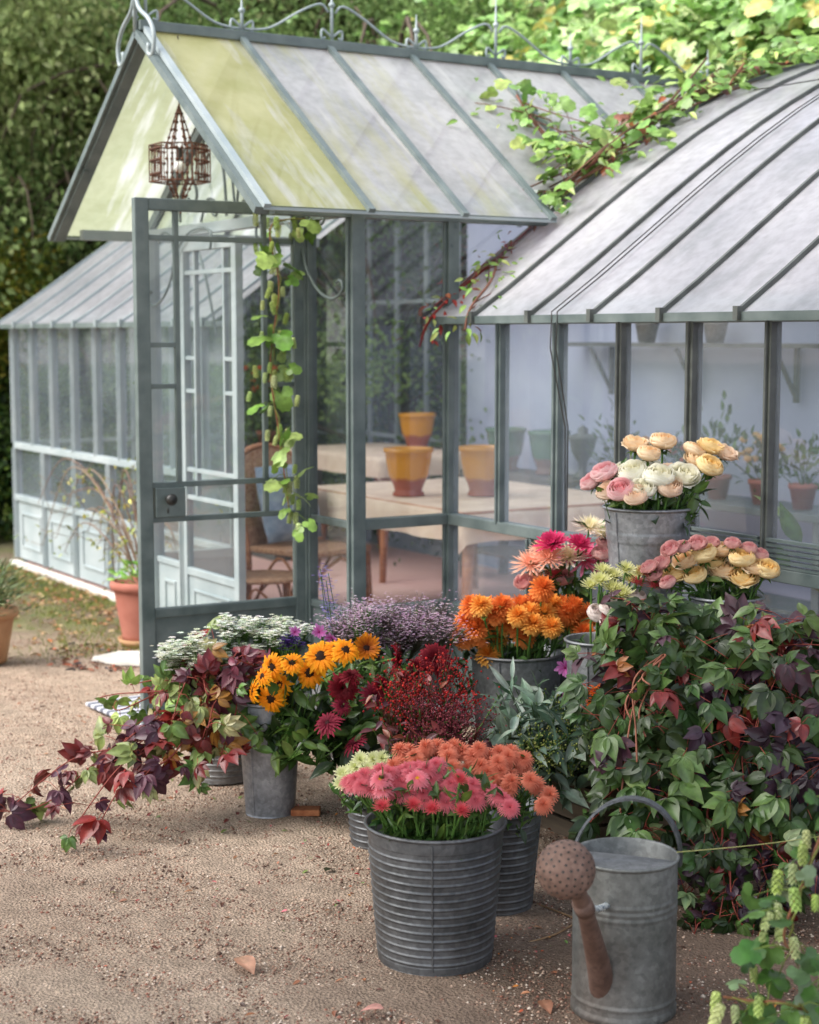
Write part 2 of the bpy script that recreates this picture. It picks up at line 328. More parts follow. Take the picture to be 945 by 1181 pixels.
# cable/pipe running down the right roof and the wall
cb=MB()
for dx in (0,.035): cb.tube([(-5.03+dx,y,prof(y)+.02) for y in np.linspace(6.5,3.79,14)]+[(-5.03+dx,3.785,1.6),(-5.03+dx*.5,3.86,1.3),(-5.03+dx*.3,3.865,.9)],.0026,6)
gh('cable',cb,M['iron'],smooth=True)
w=MB(); w.tube([(-5.6,5.35,prof(5.35)+.03),(-4.2,5.30,prof(5.3)+.03),(-2.5,5.33,prof(5.33)+.03)],.003,5); gh('roof_wire',w,M['iron'])
# porch roof
ZR,ZFt=2.99,2.15; HW=1.15
def pz(x): return ZR-(ZR-ZFt)*abs(x-XA)/HW
for sgn,nm in ((1,'porch_roof'),(-1,'porch_roof')):
    m=MB(); xi=XA+sgn*HW; xc=XA+sgn*(HW-.19); ye=4.36
    m.add([(XA,YG,ZR),(xi,YG,ZFt),(xi,ye,ZFt),(xc,ye,pz(xc)),(xc,YB,pz(xc)),(XA,YB,ZR)],[[0,1,2,3,4,5] if sgn<0 else [5,4,3,2,1,0]])
    pr=gh(nm,m,M['porchroof'] if sgn>0 else M['porchleft'])
    for k in range(8):
        y=YG+.01 if k==0 else 3.43+.455*(k-1)
        xe=xi if y<ye else xc
        r=MB(); r.bar((XA+sgn*.01,y,ZR+.01),(xe+sgn*.02,y,pz(xe+sgn*.02)+.01),.02,.03,up=(0,1,0)); gh('roof_rib',r,M['paintlight'] if k<1 else M['paint'],pr)
    e=MB(); e.bar((xi,YG,ZFt-.012),(xi,ye,ZFt-.012),.03,.012); gh('gutter_strip',e,M['paintlight'],pr)
for o in list(bpy.data.objects):
    if o.parent and o.parent.parent is GH: pass
bg=MB()
for s in (1,-1):
    bg.bar((XA+s*.0,YG-.01,ZR-.02),(XA+s*HW,YG-.01,ZFt-.02),.03,.05,up=(0,1,0))
    bg.bar((XA+s*.0,YG+.012,ZR-.045),(XA+s*(HW-.03),YG+.012,ZFt-.025),.02,.055,up=(0,1,0))
gh('bargeboard',bg,M['paint'])
rc=MB(); rc.box(XA-.03,XA+.03,YG-.02,YB-.1,ZR-.01,ZR+.035); gh('ridge_cap',rc,M['paint'],bevel=.004)
# crest of scrolls on the ridge
def spiral(c,r0,r1,a0,a1,plane,n=22):
    out=[]
    for i in range(n):
        t=i/(n-1); r=r0+(r1-r0)*t; a=a0+(a1-a0)*t
        out.append(np.array(c)+r*(cos(a)*np.array(plane[0])+sin(a)*np.array(plane[1])))
    return out
yz=((0,1,0),(0,0,1)); xz=((1,0,0),(0,0,1))
def smoothpath(pts,n=40):
    pts=np.asarray(pts,float); t=np.concatenate([[0],np.cumsum(np.linalg.norm(np.diff(pts,axis=0),axis=1))]); t/=t[-1]
    m=len(pts); out=[]
    for s in np.linspace(0,1,n):
        i=min(max(np.searchsorted(t,s)-1,0),m-2); u=(s-t[i])/(t[i+1]-t[i])
        p0=pts[max(i-1,0)]; p1=pts[i]; p2=pts[i+1]; p3=pts[min(i+2,m-1)]
        out.append(.5*((2*p1)+(-p0+p2)*u+(2*p0-5*p1+4*p2-p3)*u*u+(-p0+3*p1-3*p2+p3)*u**3))
    return np.array(out)
def arr(*p): return np.array(p,float)
zc=ZR+.035
for k,yk in enumerate(np.arange(YG+.02,6.3,.47)):
    f=MB(); big=(k%2==0)
    h=.30 if big else .17
    f.tube([(XA,yk,zc),(XA,yk,zc+h*.45),(XA,yk,zc+h)],[.008,.008,.002],8)
    f.lathe([(.001,-.016),(.013,-.008),(.016,0),(.013,.008),(.001,.016)],10,c0=(XA,yk,zc+h*.55))
    for s in (1,-1):
        f.tube(smoothpath([(XA,yk+s*.005,zc+.02),(XA,yk+s*.05,zc+.05),(XA,yk+s*.055,zc+.01),(XA,yk+s*.035,zc+.015)],14),.006,6)
        if big and k>0 or (big and s>0):
            f.tube(smoothpath([(XA,yk+s*.02,zc+.13),(XA,yk+s*.06,zc+.165),(XA,yk+s*.17,zc+.12),(XA,yk+s*.33,zc+.03),(XA,yk+s*.46,zc+.012)],26),.006,6)
    gh('ridge_finial',f,M['paintlight'],smooth=True)
# front finial scrolls
f=MB()
for s in (1,-1):
    f.tube(smoothpath([(XA+s*.0,YG-.03,zc+.22),(XA+s*.015,YG-.03,zc+.10),(XA+s*.05,YG-.03,zc+.04),(XA+s*.15,YG-.03,zc-.02),(XA+s*.20,YG-.03,zc-.09),(XA+s*.185,YG-.03,zc-.17),(XA+s*.14,YG-.03,zc-.16),(XA+s*.145,YG-.03,zc-.12)],36),.010,7)
f.tube([(XA,YG-.03,zc-.05),(XA,YG-.03,zc+.42)],.011,8)
gh('gable_scroll',f,M['paintlight'],smooth=True)
# posts, rails, walls ------------------------------------------------
def post(x,y,z0,z1,w=.045,d=.05,mat='paint'):
    m=MB(); m.box(x-w/2,x+w/2,y-d/2,y+d/2,z0,z1); m.box(x-w/6,x+w/6,y-d/2-.012,y-d/2+.002,z0,z1-.001); gh('post',m,M[mat],bevel=.003)
def rail(a,b,w,h,mat='paint',name='rail'):
    m=MB(); m.bar(a,b,w,h); return gh(name,m,M[mat],bevel=.003)
def pane(c0,c1,z0,z1,mat='glass',name='window_pane'):
    m=MB(); a=np.array([*c0,z0]); b=np.array([*c1,z0]); m.add([a,b,b+[0,0,z1-z0],a+[0,0,z1-z0]],[[0,1,2,3]]); return gh(name,m,M[mat])
def panel(c0,c1,z0,z1,nrm,mat='paint',inset=True):
    m=MB(); a=np.array([*c0,0.]); b=np.array([*c1,0.]); d=(b-a)/np.linalg.norm(b-a); L_=np.linalg.norm(b-a); nn=np.array([*nrm,0.])
    Mx=(np.stack([d,nn,np.array([0,0,1.])],1),a)
    m.box(0,L_,-.006,.006,z0,z1,M=Mx)
    if inset:
        i=.085; t=.014
        if L_>.26:
            for q in ((i,L_-i,z0+i,z0+i+t),(i,L_-i,z1-i-t,z1-i),(i,i+t,z0+i+t,z1-i-t),(L_-i-t,L_-i,z0+i+t,z1-i-t)): m.box(q[0],q[1],-.004,.016,q[2],q[3],M=Mx)
    return gh('base_panel',m,M[mat],bevel=.002)
# right wing facade
nb=12; bx=[XR+.383*k for k in range(nb+1)]
for k,x in enumerate(bx):
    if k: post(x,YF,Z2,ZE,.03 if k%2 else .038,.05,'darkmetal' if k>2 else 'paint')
rail((XR,YF,Z2-.015),(bx[-1],YF,Z2-.015),.06,.045); rail((XR,YF,Z1-.02),(bx[-1],YF,Z1-.02),.06,.05); rail((XR,YF,ZE-.012),(bx[-1],YF,ZE-.012),.05,.03)
rail((XR,YF,.03),(bx[-1],YF,.03),.07,.06)
for k in range(nb):
    pane((bx[k],YF),(bx[k+1],YF),Z2,ZE,'glassright')
lx=[XR+.6*k for k in range(8)]
for k in range(7):
    post(lx[k+1],YF,.06,Z2-.04,.035); pane((lx[k],YF),(lx[k+1],YF),Z1,Z2-.03,'glassright'); panel((lx[k]+.02,YF),(lx[k+1]-.02,YF),.06,Z1-.045,(0,-1))
# louvred vent rail on the right bays
for k in range(3,9):
    m=MB()
    for j in range(6): m.bar((bx[k]+.02,YF-.02-.004*(j%2),Z2+.014+.017*j),(bx[k+1]-.02,YF-.02-.004*(j%2),Z2+.014+.017*j),.02,.010)
    gh('vent_louvre',m,M['paint'])
# left wing facade
nbl=9; bl=[XFL+(XL-XFL)*k/nbl for k in range(nbl+1)]
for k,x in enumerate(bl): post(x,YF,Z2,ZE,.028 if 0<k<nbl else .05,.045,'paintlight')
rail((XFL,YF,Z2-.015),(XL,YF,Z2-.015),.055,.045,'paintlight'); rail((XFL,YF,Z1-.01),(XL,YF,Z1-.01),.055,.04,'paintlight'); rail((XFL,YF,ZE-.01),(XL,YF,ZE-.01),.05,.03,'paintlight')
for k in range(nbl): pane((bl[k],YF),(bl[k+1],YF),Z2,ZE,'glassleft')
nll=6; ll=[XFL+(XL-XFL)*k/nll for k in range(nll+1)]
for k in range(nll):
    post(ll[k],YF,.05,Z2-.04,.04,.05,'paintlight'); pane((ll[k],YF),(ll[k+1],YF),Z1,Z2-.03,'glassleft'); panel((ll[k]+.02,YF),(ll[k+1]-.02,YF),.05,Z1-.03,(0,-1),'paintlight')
cu=MB(); cu.box(XFL-.04,XL,YF-.06,YF-.001,-.05,.03); gh('kerb_stone',cu,M['white_stone'],bevel=.008)
# left end wall and the back glazing of the left wing
for j,y in enumerate(np.linspace(YF,YB,7)):
    if j: post(XFL,y,.05,prof(y)-.03,.03,.03,'paintlight')
ep=MB(); yy=np.linspace(YF,YB,10); V=[(XFL,y,.5) for y in yy]+[(XFL,y,prof(y)-.02) for y in yy]; ep.add(V,[[[i,i+1,i+11,i+10] for i in range(9)]]); gh('end_glazing',ep,M['glassleft'])
rail((XFL,YF,Z2),(XFL,YB,Z2),.03,.03,'paintlight'); panel((XFL,YF+.03),(XFL,YB),.0,Z1,(-1,0),'paintlight',False)
bxs=np.linspace(XFL,-9.9,5)
for x in bxs: post(x,YB,.05,3.05,.03,.03,'paintlight')
for a,b in zip(bxs[:-1],bxs[1:]): pane((a,YB),(b,YB),Z1,3.03,'glassleft')
rail((XFL,YB,Z2),(-9.9,YB,Z2),.03,.03,'paintlight'); rail((XFL,YB,1.9),(-9.9,YB,1.9),.03,.03,'paintlight'); panel((XFL,YB),(-9.9,YB),0,Z1,(0,-1),'paintlight',False)
# porch
ZT=2.14
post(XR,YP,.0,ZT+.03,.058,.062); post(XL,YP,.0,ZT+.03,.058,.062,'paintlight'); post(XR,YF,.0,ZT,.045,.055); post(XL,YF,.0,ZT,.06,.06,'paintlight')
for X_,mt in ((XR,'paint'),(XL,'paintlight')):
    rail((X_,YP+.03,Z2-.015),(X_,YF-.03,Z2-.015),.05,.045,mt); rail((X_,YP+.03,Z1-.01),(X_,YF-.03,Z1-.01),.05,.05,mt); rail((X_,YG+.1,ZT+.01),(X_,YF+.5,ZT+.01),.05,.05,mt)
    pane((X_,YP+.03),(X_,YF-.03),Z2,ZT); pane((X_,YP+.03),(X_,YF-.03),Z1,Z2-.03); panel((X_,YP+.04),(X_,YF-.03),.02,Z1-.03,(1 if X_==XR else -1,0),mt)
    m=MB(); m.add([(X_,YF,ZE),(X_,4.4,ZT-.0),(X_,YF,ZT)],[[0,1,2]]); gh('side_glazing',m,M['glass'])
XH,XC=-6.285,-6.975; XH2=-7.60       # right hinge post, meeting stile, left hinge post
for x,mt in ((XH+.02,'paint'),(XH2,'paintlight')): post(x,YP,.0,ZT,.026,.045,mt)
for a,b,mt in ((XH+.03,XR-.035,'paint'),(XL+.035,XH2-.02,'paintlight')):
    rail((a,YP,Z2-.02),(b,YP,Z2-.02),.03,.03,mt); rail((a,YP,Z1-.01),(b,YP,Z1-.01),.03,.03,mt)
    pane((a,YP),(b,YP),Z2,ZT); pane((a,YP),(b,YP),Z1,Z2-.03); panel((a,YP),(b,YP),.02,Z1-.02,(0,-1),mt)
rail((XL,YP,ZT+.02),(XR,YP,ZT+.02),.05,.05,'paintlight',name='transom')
# gable wall with scrollwork
gw=MB(); gx=HW-.11
for s in (1,-1): gw.bar((XA,YP,ZR-.07),(XA+s*(gx+.02),YP,pz(XA+gx)-.045),.04,.035,up=(0,1,0))
gh('gable_frame',gw,M['paint'])
gg=MB(); gg.add([(XA-gx,YP+.01,ZT+.03),(XA+gx,YP+.01,ZT+.03),(XA,YP+.01,ZR-.06)],[[0,1,2]]); gh('gable_glass',gg,M['glass'])
sc=MB()
for s in (1,-1):
    y=YP-.03
    sc.tube(smoothpath([(XA+s*.62,y,2.20),(XA+s*.60,y,2.34),(XA+s*.48,y,2.40),(XA+s*.42,y,2.32),(XA+s*.47,y,2.27),(XA+s*.52,y,2.31)],30),.008,6)
    sc.tube(smoothpath([(XA+s*.10,y,2.20),(XA+s*.13,y,2.42),(XA+s*.24,y,2.60),(XA+s*.34,y,2.56),(XA+s*.33,y,2.48),(XA+s*.28,y,2.50)],30),.008,6)
    sc.tube(smoothpath([(XA+s*.38,y,2.19),(XA+s*.30,y,2.29),(XA+s*.20,y,2.26),(XA+s*.21,y,2.21),(XA+s*.25,y,2.22)],24),.007,6)
    sc.tube(smoothpath([(XA+s*.95,y,2.19),(XA+s*.80,y,2.27),(XA+s*.70,y,2.25),(XA+s*.71,y,2.21)],20),.007,6)
    sc.tube(smoothpath([(XA,y,2.19),(XA+s*.05,y,2.5),(XA,y,2.8)],20),.007,6)
gh('gable_scrollwork',sc,M['paint'],smooth=True)
# brackets under the eaves (S scrolls)
for X_,s in ((XH+.02,1),(XH2,-1)):
    b=MB(); y=YP-.04; zt_=ZT+.03
    b.tube(smoothpath([(X_+s*a,y,zt_+c) for a,c in ((-.42,-.115),(-.43,-.04),(-.33,-.01),(-.17,-.03),(-.02,-.125),(.035,-.24),(.14,-.335),(.26,-.37),(.345,-.335),(.33,-.295),(.29,-.305))],44),.0065,7)
    b.tube(smoothpath([(X_+s*a,y,zt_+c) for a,c in ((0,-.12),(.03,-.04),(.11,-.01),(.19,-.04),(.165,-.06))],20),.006,7)
    gh('scroll_bracket',b,M['paint'],smooth=True)
for s,x0 in ((-1,XL),):
    b=MB(); y=YG+.12
    b.tube(smoothpath([(x0-.42,YF-.1,ZT-.12),(x0-.46,YF-.1,ZT-.03),(x0-.30,YF-.1,ZT+.0),(x0-.16,YF-.1,ZT-.16),(x0-.02,YF-.1,ZT-.5)],30),.008,6); gh('scroll_bracket',b,M['paint'],smooth=True)
# door leaves: local x from hinge to free edge, y = thickness
def leaf_door(name, hinge, ang, mat, lock):
    W=.755; H0,H1=.03,2.205
    d=bpy.data.objects.new(name,None); COL.objects.link(d); d.parent=GH; d.location=(hinge[0]-GHL[0],hinge[1]-GHL[1],0); d.rotation_euler=(0,0,ang); d.empty_display_size=.05
    mt=M[mat]; f=MB()
    f.box(0,.048,-.02,.02,H0,H1); f.box(W-.06,W,-.02,.02,H0,H1)
    f.box(.048,W-.06,-.019,.019,H1-.05,H1); f.box(.048,W-.06,-.019,.019,H0,H0+.09); f.box(.048,W-.06,-.019,.019,.475,.515)
    obj('door_frame',f,mt,d,bevel=.004)
    b=MB(); x1,x2=.17,W-.19; t=.011
    for z in (H1-.17,.875,1.02): b.box(.048,W-.06,-.012,.012,z,z+.022)
    for z in (1.43,1.60): b.box(.048,x1,-.0115,.0115,z,z+.02); b.box(x2+.02,W-.06,-.0115,.0115,z,z+.02)
    for x in (x1,x2): b.box(x,x+.02,-.013,.013,1.042,H1-.05)
    b.box(x1,x1+.02,-.013,.013,.897,1.02)
    obj('glazing_bar',b,mt,d,bevel=.002)
    g1=MB(); g1.add([(.048,0,.515),(W-.06,0,.515),(W-.06,0,H1-.05),(.055,0,H1-.05)],[[0,1,2,3]]); obj('glass_pane',g1,M['glass'],d)
    p=MB(); p.box(.048,W-.06,-.008,.008,H0+.09,.475); i=.07
    for q in ((.055+i,W-.06-i,.12+i,.132+i),(.055+i,W-.06-i,.463-i,.475-i),(.055+i,.067+i,.132+i,.463-i),(W-.082-i,W-.06-i,.132+i,.463-i)): p.box(q[0],q[1],-.016,.016,q[2],q[3])
    obj('kick_panel',p,mt,d,bevel=.002)
    if lock:
        l=MB(); l.box(W-.20,W-.069,-.024,.024,.897,1.02); lp=obj('lock_plate',l,mt,d,bevel=.003)
        for s in (1,-1):
            k=MB()
            pr=[(.001,.0),(.012,.0),(.010,.02),(.016,.028),(.024,.04),(.024,.052),(.014,.062),(.001,.064)]
            kk=MB(); kk.lathe(pr,16); V,Fs,C=kk.tpl(); V2=np.stack([V[:,0]+W-.12,s*(V[:,2]+.024),V[:,1]+.975],1); k.add(V2,Fs)
            k.box(W-.124,W-.117,s*.0245-.001,s*.0245+.001,.915,.935)
            obj('door_knob',k,M['iron'],lp,smooth=True)
    return d
ang=math.atan2(-.715,-.04)
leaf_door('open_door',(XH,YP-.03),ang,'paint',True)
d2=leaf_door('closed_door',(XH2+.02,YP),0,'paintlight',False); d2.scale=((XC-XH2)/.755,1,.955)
# floor slab
fl=MB(); fl.box(XFL+.03,XFR,YF+.036,YB-.02,-.05,.02); fl.box(XL+.04,XR-.04,YP-.02,YF+.035,-.05,.021); gh('floor',fl,M['pink_floor'])
# roof children are built in greenhouse space: their parents sit at its origin
# ------------------------------------------------------------------ garden wall behind (lavender plaster)
gwl=MB(); gwl.box(-9.85,2,YB+.04,YB+.34,-.05,3.16); tag(obj('garden_wall',gwl,M['wall'],bevel=.01),'lavender plastered wall that closes the back of the right wing','wall')

# ------------------------------------------------------------------ plant templates
def ovate(w=.42,rows=6,fold=.18,droop=.22,tip=1.6,base=.8,col=(1,1,1),vein=.12,wav=.0):
    ts=np.linspace(0,1,rows+1); V=[];C=[];
    for i,t in enumerate(ts):
        ww=w*.5*(sin(pi*t**base)**.9)*(1-t**6*.2) if 0<t<1 else 0
        if t>.6: ww*=1-(t-.6)**tip*.8
        z=-droop*t*t; wv=wav*(1 if i%2 else -1)
        for s in (-1,-.5,0,.5,1):
            V.append((t,s*ww,z+abs(s)*ww*fold*2+wv*abs(s))); k=1+vein*2.2 if s==0 else 1; e_=abs(s)*.5+t*.35; C.append([col[0]*k*(1+.12*e_),col[1]*k*(1-.10*e_),col[2]*k*(1-.16*e_)])
    F_=[]
    for i in range(rows):
        for j in range(4): a=i*5+j; F_.append([a,a+1,a+6,a+5])
    return (np.array(V),[np.array(F_)],np.array(C))
LEAF=ovate(); NARROW=ovate(.2,6,.12,.18); WIDE=ovate(.62,6,.14,.3); 
def xf(V,Rm,T,S): return V@Rm.T*S+T
def Rz(a): return np.array([[cos(a),-sin(a),0],[sin(a),cos(a),0],[0,0,1]])
def Ry(a): return np.array([[cos(a),0,sin(a)],[0,1,0],[-sin(a),0,cos(a)]])
def Rx(a): return np.array([[1,0,0],[0,cos(a),-sin(a)],[0,sin(a),cos(a)]])
def creeperleaf():
    m=MB(); lf=ovate(.56,6,.14,.24,1.7,.74,wav=.01)
    for a,l in ((-80,.62),(-38,.85),(0,1.),(38,.85),(80,.62)):
        a=R(a+rng.uniform(-6,6)); V=xf(lf[0],Rz(a)@Ry(R(rng.uniform(5,30))),np.array([.06*cos(a),.06*sin(a),0]),l); m.add(V,lf[1],lf[2])
    return m.tpl()
CREEP=[creeperleaf() for _ in range(4)]
def lobedleaf(nl=5,depth=.42,teeth=.05,n=40):
    V=[(0,0,0)]; C=[(1.1,1.1,1.1)]
    for ring in (.5,1.):
        for i in range(n):
            a=-pi+2*pi*(i+.5)/n; aa=a*.5*nl
            r=(1-depth*(1-abs(cos(aa))**.7))*(.62+.38*cos(a*.5)**2)
            r*=(1+(teeth if i%2 else -teeth)); 
            if abs(abs(a)-pi)<.35: r*=.45
            V.append((r*ring*cos(a)+.25,r*ring*sin(a),-.28*(r*ring)**2+.08*ring*abs(sin(aa)))); C.append((1,1,1))
    V=np.array(V); V[0]=(.25,0,.0)
    t=[[0,1+i,1+(i+1)%n] for i in range(n)]; q=[[1+i,1+n+i,1+n+(i+1)%n,1+(i+1)%n] for i in range(n)]
    return (V,[np.array(t),np.array(q)],np.array(C))
LOBE=lobedleaf(); LOBE3=lobedleaf(3,.45,.04,30)
def frames(D,Nn):
    D=D/np.linalg.norm(D,axis=1)[:,None]; Y_=np.cross(Nn,D); l=np.linalg.norm(Y_,axis=1)[:,None]; Y_=np.where(l>1e-4,Y_/np.maximum(l,1e-4),[[0,1,0]]); Z_=np.cross(D,Y_); return np.stack([D,Y_,Z_],2)
def pal(cols,n,p=None,var=.18):
    c=np.array(cols)[rng.choice(len(cols),n,p=p)]; return np.clip(c*(1+rng.uniform(-var,var,(n,1)))*(1+rng.uniform(-.08,.08,(n,3))),0,1)
PG=[lin(70,105,45),lin(90,125,60),lin(50,80,40),lin(110,140,70)]
def quat_z(n,spin=0.):
    import mathutils
    q=mathutils.Vector((float(n[0]),float(n[1]),float(n[2]))).to_track_quat('Z','Y'); return q@mathutils.Quaternion((0,0,1),spin)
# ------------------------------------------------------------------ far trees
def diamond():
    return (np.array([(0,0,0),(.45,.28,.08),(1,0,-.1),(.45,-.28,.08)]),[np.array([[0,1,2],[0,2,3]])],np.ones((4,3)))
DIA=diamond()
def tree_mesh(h,cr,nl,leafsize,cols,p,droop=0.,clumps=46,zlo=.25,seed=0):
    crown=MB(); tr=MB(); r=np.random.default_rng(seed)
    tr.tube(smoothpath([(0,0,-.2),(.1,.05,h*.25),(-.1,.1,h*.5),(.1,0,h*.85)],12),np.linspace(.17,.03,12)*h/6,9)
    cs=[]
    for i in range(clumps):
        a=r.uniform(0,2*pi); zz=r.uniform(zlo,1)*h; rad=cr*math.sqrt(max(.05,1-((zz/h-.55)/.6)**2))*r.uniform(.35,1.)
        c=np.array([cos(a)*rad,sin(a)*rad,zz]); cs.append(c)
        if i<18: tr.tube(smoothpath([(0,0,zz*.55),(c[0]*.5,c[1]*.5,zz*.8),tuple(c)],7),np.linspace(.05,.012,7)*h/6,5)
    for i in range(34):
        a=r.uniform(0,2*pi); zz=r.uniform(.35,.95)*h; q=np.array([cos(a),sin(a),0])*cr*r.uniform(.9,1.25)
        tr.tube(smoothpath([(0,0,zz*.7),q*.55+[0,0,zz+.2],q+[0,0,zz-.1],q*1.06+[0,0,zz-r.uniform(.4,1.1)]],9),np.linspace(.035,.008,9),4)
    cs=np.array(cs); k=r.integers(0,clumps,nl); sig=r.uniform(.28,.5,clumps)[k]*h/6
    T=cs[k]+r.normal(0,1,(nl,3))*sig[:,None]*np.array([1,1,.7])
    D=r.normal(0,1,(nl,3)); D[:,2]-=droop; D+=(T-[0,0,h*.5])*.25; Nn=r.normal(0,.5,(nl,3))+[0,0,.5]+(T-[0,0,h*.5])*[.45,.45,.1]
    cc=np.array(cols)[(r.choice(len(cols),clumps,p=p)[k]+ (r.random(nl)<.25)*r.integers(0,len(cols),nl))%len(cols)]*(1+r.uniform(-.3,.3,(nl,1)))
    crown.inst(DIA,frames(D,Nn),T,r.uniform(.6,1.3,nl)*leafsize,np.clip(cc,0,1))
    return crown.mesh('crown',M['farleaf']),tr.mesh('trunk',M['bark'],True)
g1=[lin(134,152,96),lin(156,170,112),lin(116,132,82),lin(172,180,128)]; g2=[lin(152,172,108),lin(172,186,124),lin(134,152,94),lin(188,194,142)]
g3=[lin(118,134,86),lin(145,145,98),lin(172,140,110),lin(128,140,92),lin(170,140,118)]; g4=[lin(108,134,78),lin(90,114,64),lin(128,152,92)]
TM=[tree_mesh(7.5,2.7,60000,.078,g1,None,1.,seed=1),tree_mesh(7,2.6,60000,.078,g2,None,1.6,seed=2),tree_mesh(8,2.8,56000,.075,g3,None,.6,seed=3),tree_mesh(5.,2.3,30000,.07,g4,None,.2,60,.05,seed=4)]
TL=['mid green leafy tree','light green drooping tree','brown and olive autumn tree','dark green low bushy tree']
trees=[(-70,15,0,1.),(-10,19,1,1.),(60,15.5,1,.9),(130,19,2,1.),(215,17,2,.95),(300,20,2,1.),(390,16.5,0,1.),(470,20,2,1.),(560,17,1,1.),(650,20,0,1.),(740,17,1,1.),(850,19,0,1.),(960,16,1,1.),(-30,21.5,2,1.2),(180,23,0,1.25),(420,24,0,1.3),(640,24.5,1,1.3),(880,24,2,1.3),(0,14.2,3,.62),(110,17,3,.75),(330,14.5,3,.9),(450,13.2,3,.8),(250,15.5,3,.8)]
where=['far left above the wing roof','at the far left edge','left of the porch gable','behind the gable tip','behind the ridge scrolls','behind the second ridge finial','behind the middle of the ridge','behind the third finial','behind the back of the porch','behind the roof creeper','behind the vines','behind the curved roof','at the far right','deep at left','deep behind the gable','deep behind the ridge','deep behind the climbing vine','deep at right','behind the left wing end','behind the left wing','seen through the porch glass','seen through the narrow porch pane','seen through the open door']
for i,(px,Yd,k,s) in enumerate(trees):
    t=thing('tree',TL[k]+' standing '+where[i],'tree',PY(px,Yd),'trees behind the greenhouse',rng.uniform(0,6)); t.scale=(s,s,s)
    cr_,tk_=TM[k]; obj('trunk',tk_,M['bark'],t); obj('crown',cr_,M['farleaf'],t)
def added_shade_tree(label,base,off,rad,nl):  # unseen tree, added so that its crown darkens the foreground
    t=thing('added_shade_tree',label,'tree',(base[0],base[1],0)); tr=MB(); crn=MB(); o_=np.array(off,float)
    tr.tube(smoothpath([(0,0,-.2),(.05,0,1.5),o_*[.12,.2,0]+[0,0,2.8],o_*[.4,.5,0]+[0,0,3.9],o_*[.7,.8,0]+[0,0,o_[2]+.2]],16),np.linspace(.16,.05,16),10)
    u=rng.normal(0,1,(nl,3)); u/=np.linalg.norm(u,axis=1)[:,None]; T=u*(rng.random(nl)**.4)[:,None]*rad*(1+.2*np.sin(u[:,:1]*9))+o_
    for i in range(14):
        e=T[rng.integers(0,nl)]; tr.tube(smoothpath([o_*[.2,.3,0]+[0,0,3.3],(e+o_*[.4,.5,.9])/2,e],8),np.linspace(.05,.012,8),6)
    crn.inst(DIA,frames(rng.normal(0,1,(nl,3)),rng.normal(0,.6,(nl,3))+[0,0,1]),T,rng.uniform(.6,1.3,nl)*.13,pal(g1,nl)); obj('trunk',tr,M['bark'],t,smooth=True); obj('crown',crn,M['farleaf'],t)
added_shade_tree('unseen broad tree beside the path, its crown added to shade the buckets',(1.0,1.7),(-3.3,-.5,4.35),[2.5,2.,.75],9000)
added_shade_tree('second unseen broad tree across the path, added to shade the gravel before the buckets',(-3.4,-4.6),(.1,2.3,4.6),[3.0,2.2,.8],14000)
for i,(x,y,k,sc_) in enumerate([(-44,-9,0,1.2),(-38,-12,2,1.1),(-32,-8,1,1.),(-26.5,-11,0,1.1),(-21,-8.5,2,.9),(-16,-12,1,1.),(-10,-10,0,.9),(-3,-12,1,1.)]):
    t=thing('tree',TL[k]+' across the path outside the picture, '+['first','second','third','fourth','fifth','sixth','seventh','eighth'][i]+' in its row','tree',(x,y,0),'trees across the path',rng.uniform(0,6)); t.scale=(sc_,)*3
    obj('trunk',TM[k][1],M['bark'],t); obj('crown',TM[k][0],M['farleaf'],t)
# leaning dark branch crossing behind the ridge
# ------------------------------------------------------------------ hedge at left
def bush(name,label,cat,center,rad,nl,ls,cols,p=None,tpl=None,group=None,stems=8,up=.5):
    c=np.array(center,float); t=thing(name,label,cat,(c[0],c[1],0),group)
    mb=MB(); u=rng.normal(0,1,(nl,3)); u/=np.linalg.norm(u,axis=1)[:,None]; rr_=(rng.random(nl)**.45)[:,None]*(1+.18*np.sin(u[:,:1]*7)+.15*np.sin(u[:,1:2]*9+2))
    T=u*rr_*np.array(rad); T[:,2]+=c[2]; D=u+rng.normal(0,.6,(nl,3)); Nn=u*.6+rng.normal(0,.4,(nl,3))+[0,0,up]
    keep=T[:,2]>.01; T,D,Nn=T[keep],D[keep],Nn[keep]
    mb.inst(tpl or DIA,frames(D,Nn),T,rng.uniform(.6,1.3,len(T))*ls,pal(cols,len(T),p,.3)); obj('foliage',mb,M['leaf'] if tpl else M['farleaf'],t,smooth=bool(tpl))
    st=MB()
    for i in range(stems):
        e=T[rng.integers(0,len(T))]; st.tube(smoothpath([(rng.uniform(-.1,.1)*rad[0],rng.uniform(-.1,.1)*rad[1],-.02),(e[0]*.4,e[1]*.4,e[2]*.5),tuple(e)],8),np.linspace(.012,.004,8)*max(rad),5,col=lin(90,75,60))
    obj('stem',st,M['stem'],t,smooth=True); return t
bush('shrub','dark green rounded shrub at the far left beyond the wing corner','shrub',PY(-8,13.4,.75),(.75,.75,.85),9000,.07,[lin(45,70,30),lin(60,90,40),lin(30,45,25),lin(95,115,50)])
for i,(px_,Yd_) in enumerate([(25,16.5),(75,15.2),(125,14.0),(60,18.5),(160,16.0)]):
    bush('shrub',['light green shrub seen through the left wing, farthest left','light green shrub seen through the left wing, second','light green shrub seen through the left wing, nearest the door','tall pale shrub behind the others seen through the left wing','tall pale shrub behind the open door glass'][i],'shrub',PY(px_,Yd_,1.0 if i<3 else 1.6),(.95,.95,1.1 if i<3 else 1.7),6000,.085,[lin(125,150,85),lin(145,170,105),lin(105,130,70),lin(165,180,120)],group='shrubs beyond the left wing')
bush('shrub','yellowish green shrub at the left edge above the dark one','shrub',PY(-14,13.0,1.9),(.5,.6,.6),5000,.06,[lin(120,130,50),lin(90,110,45),lin(150,140,60)])
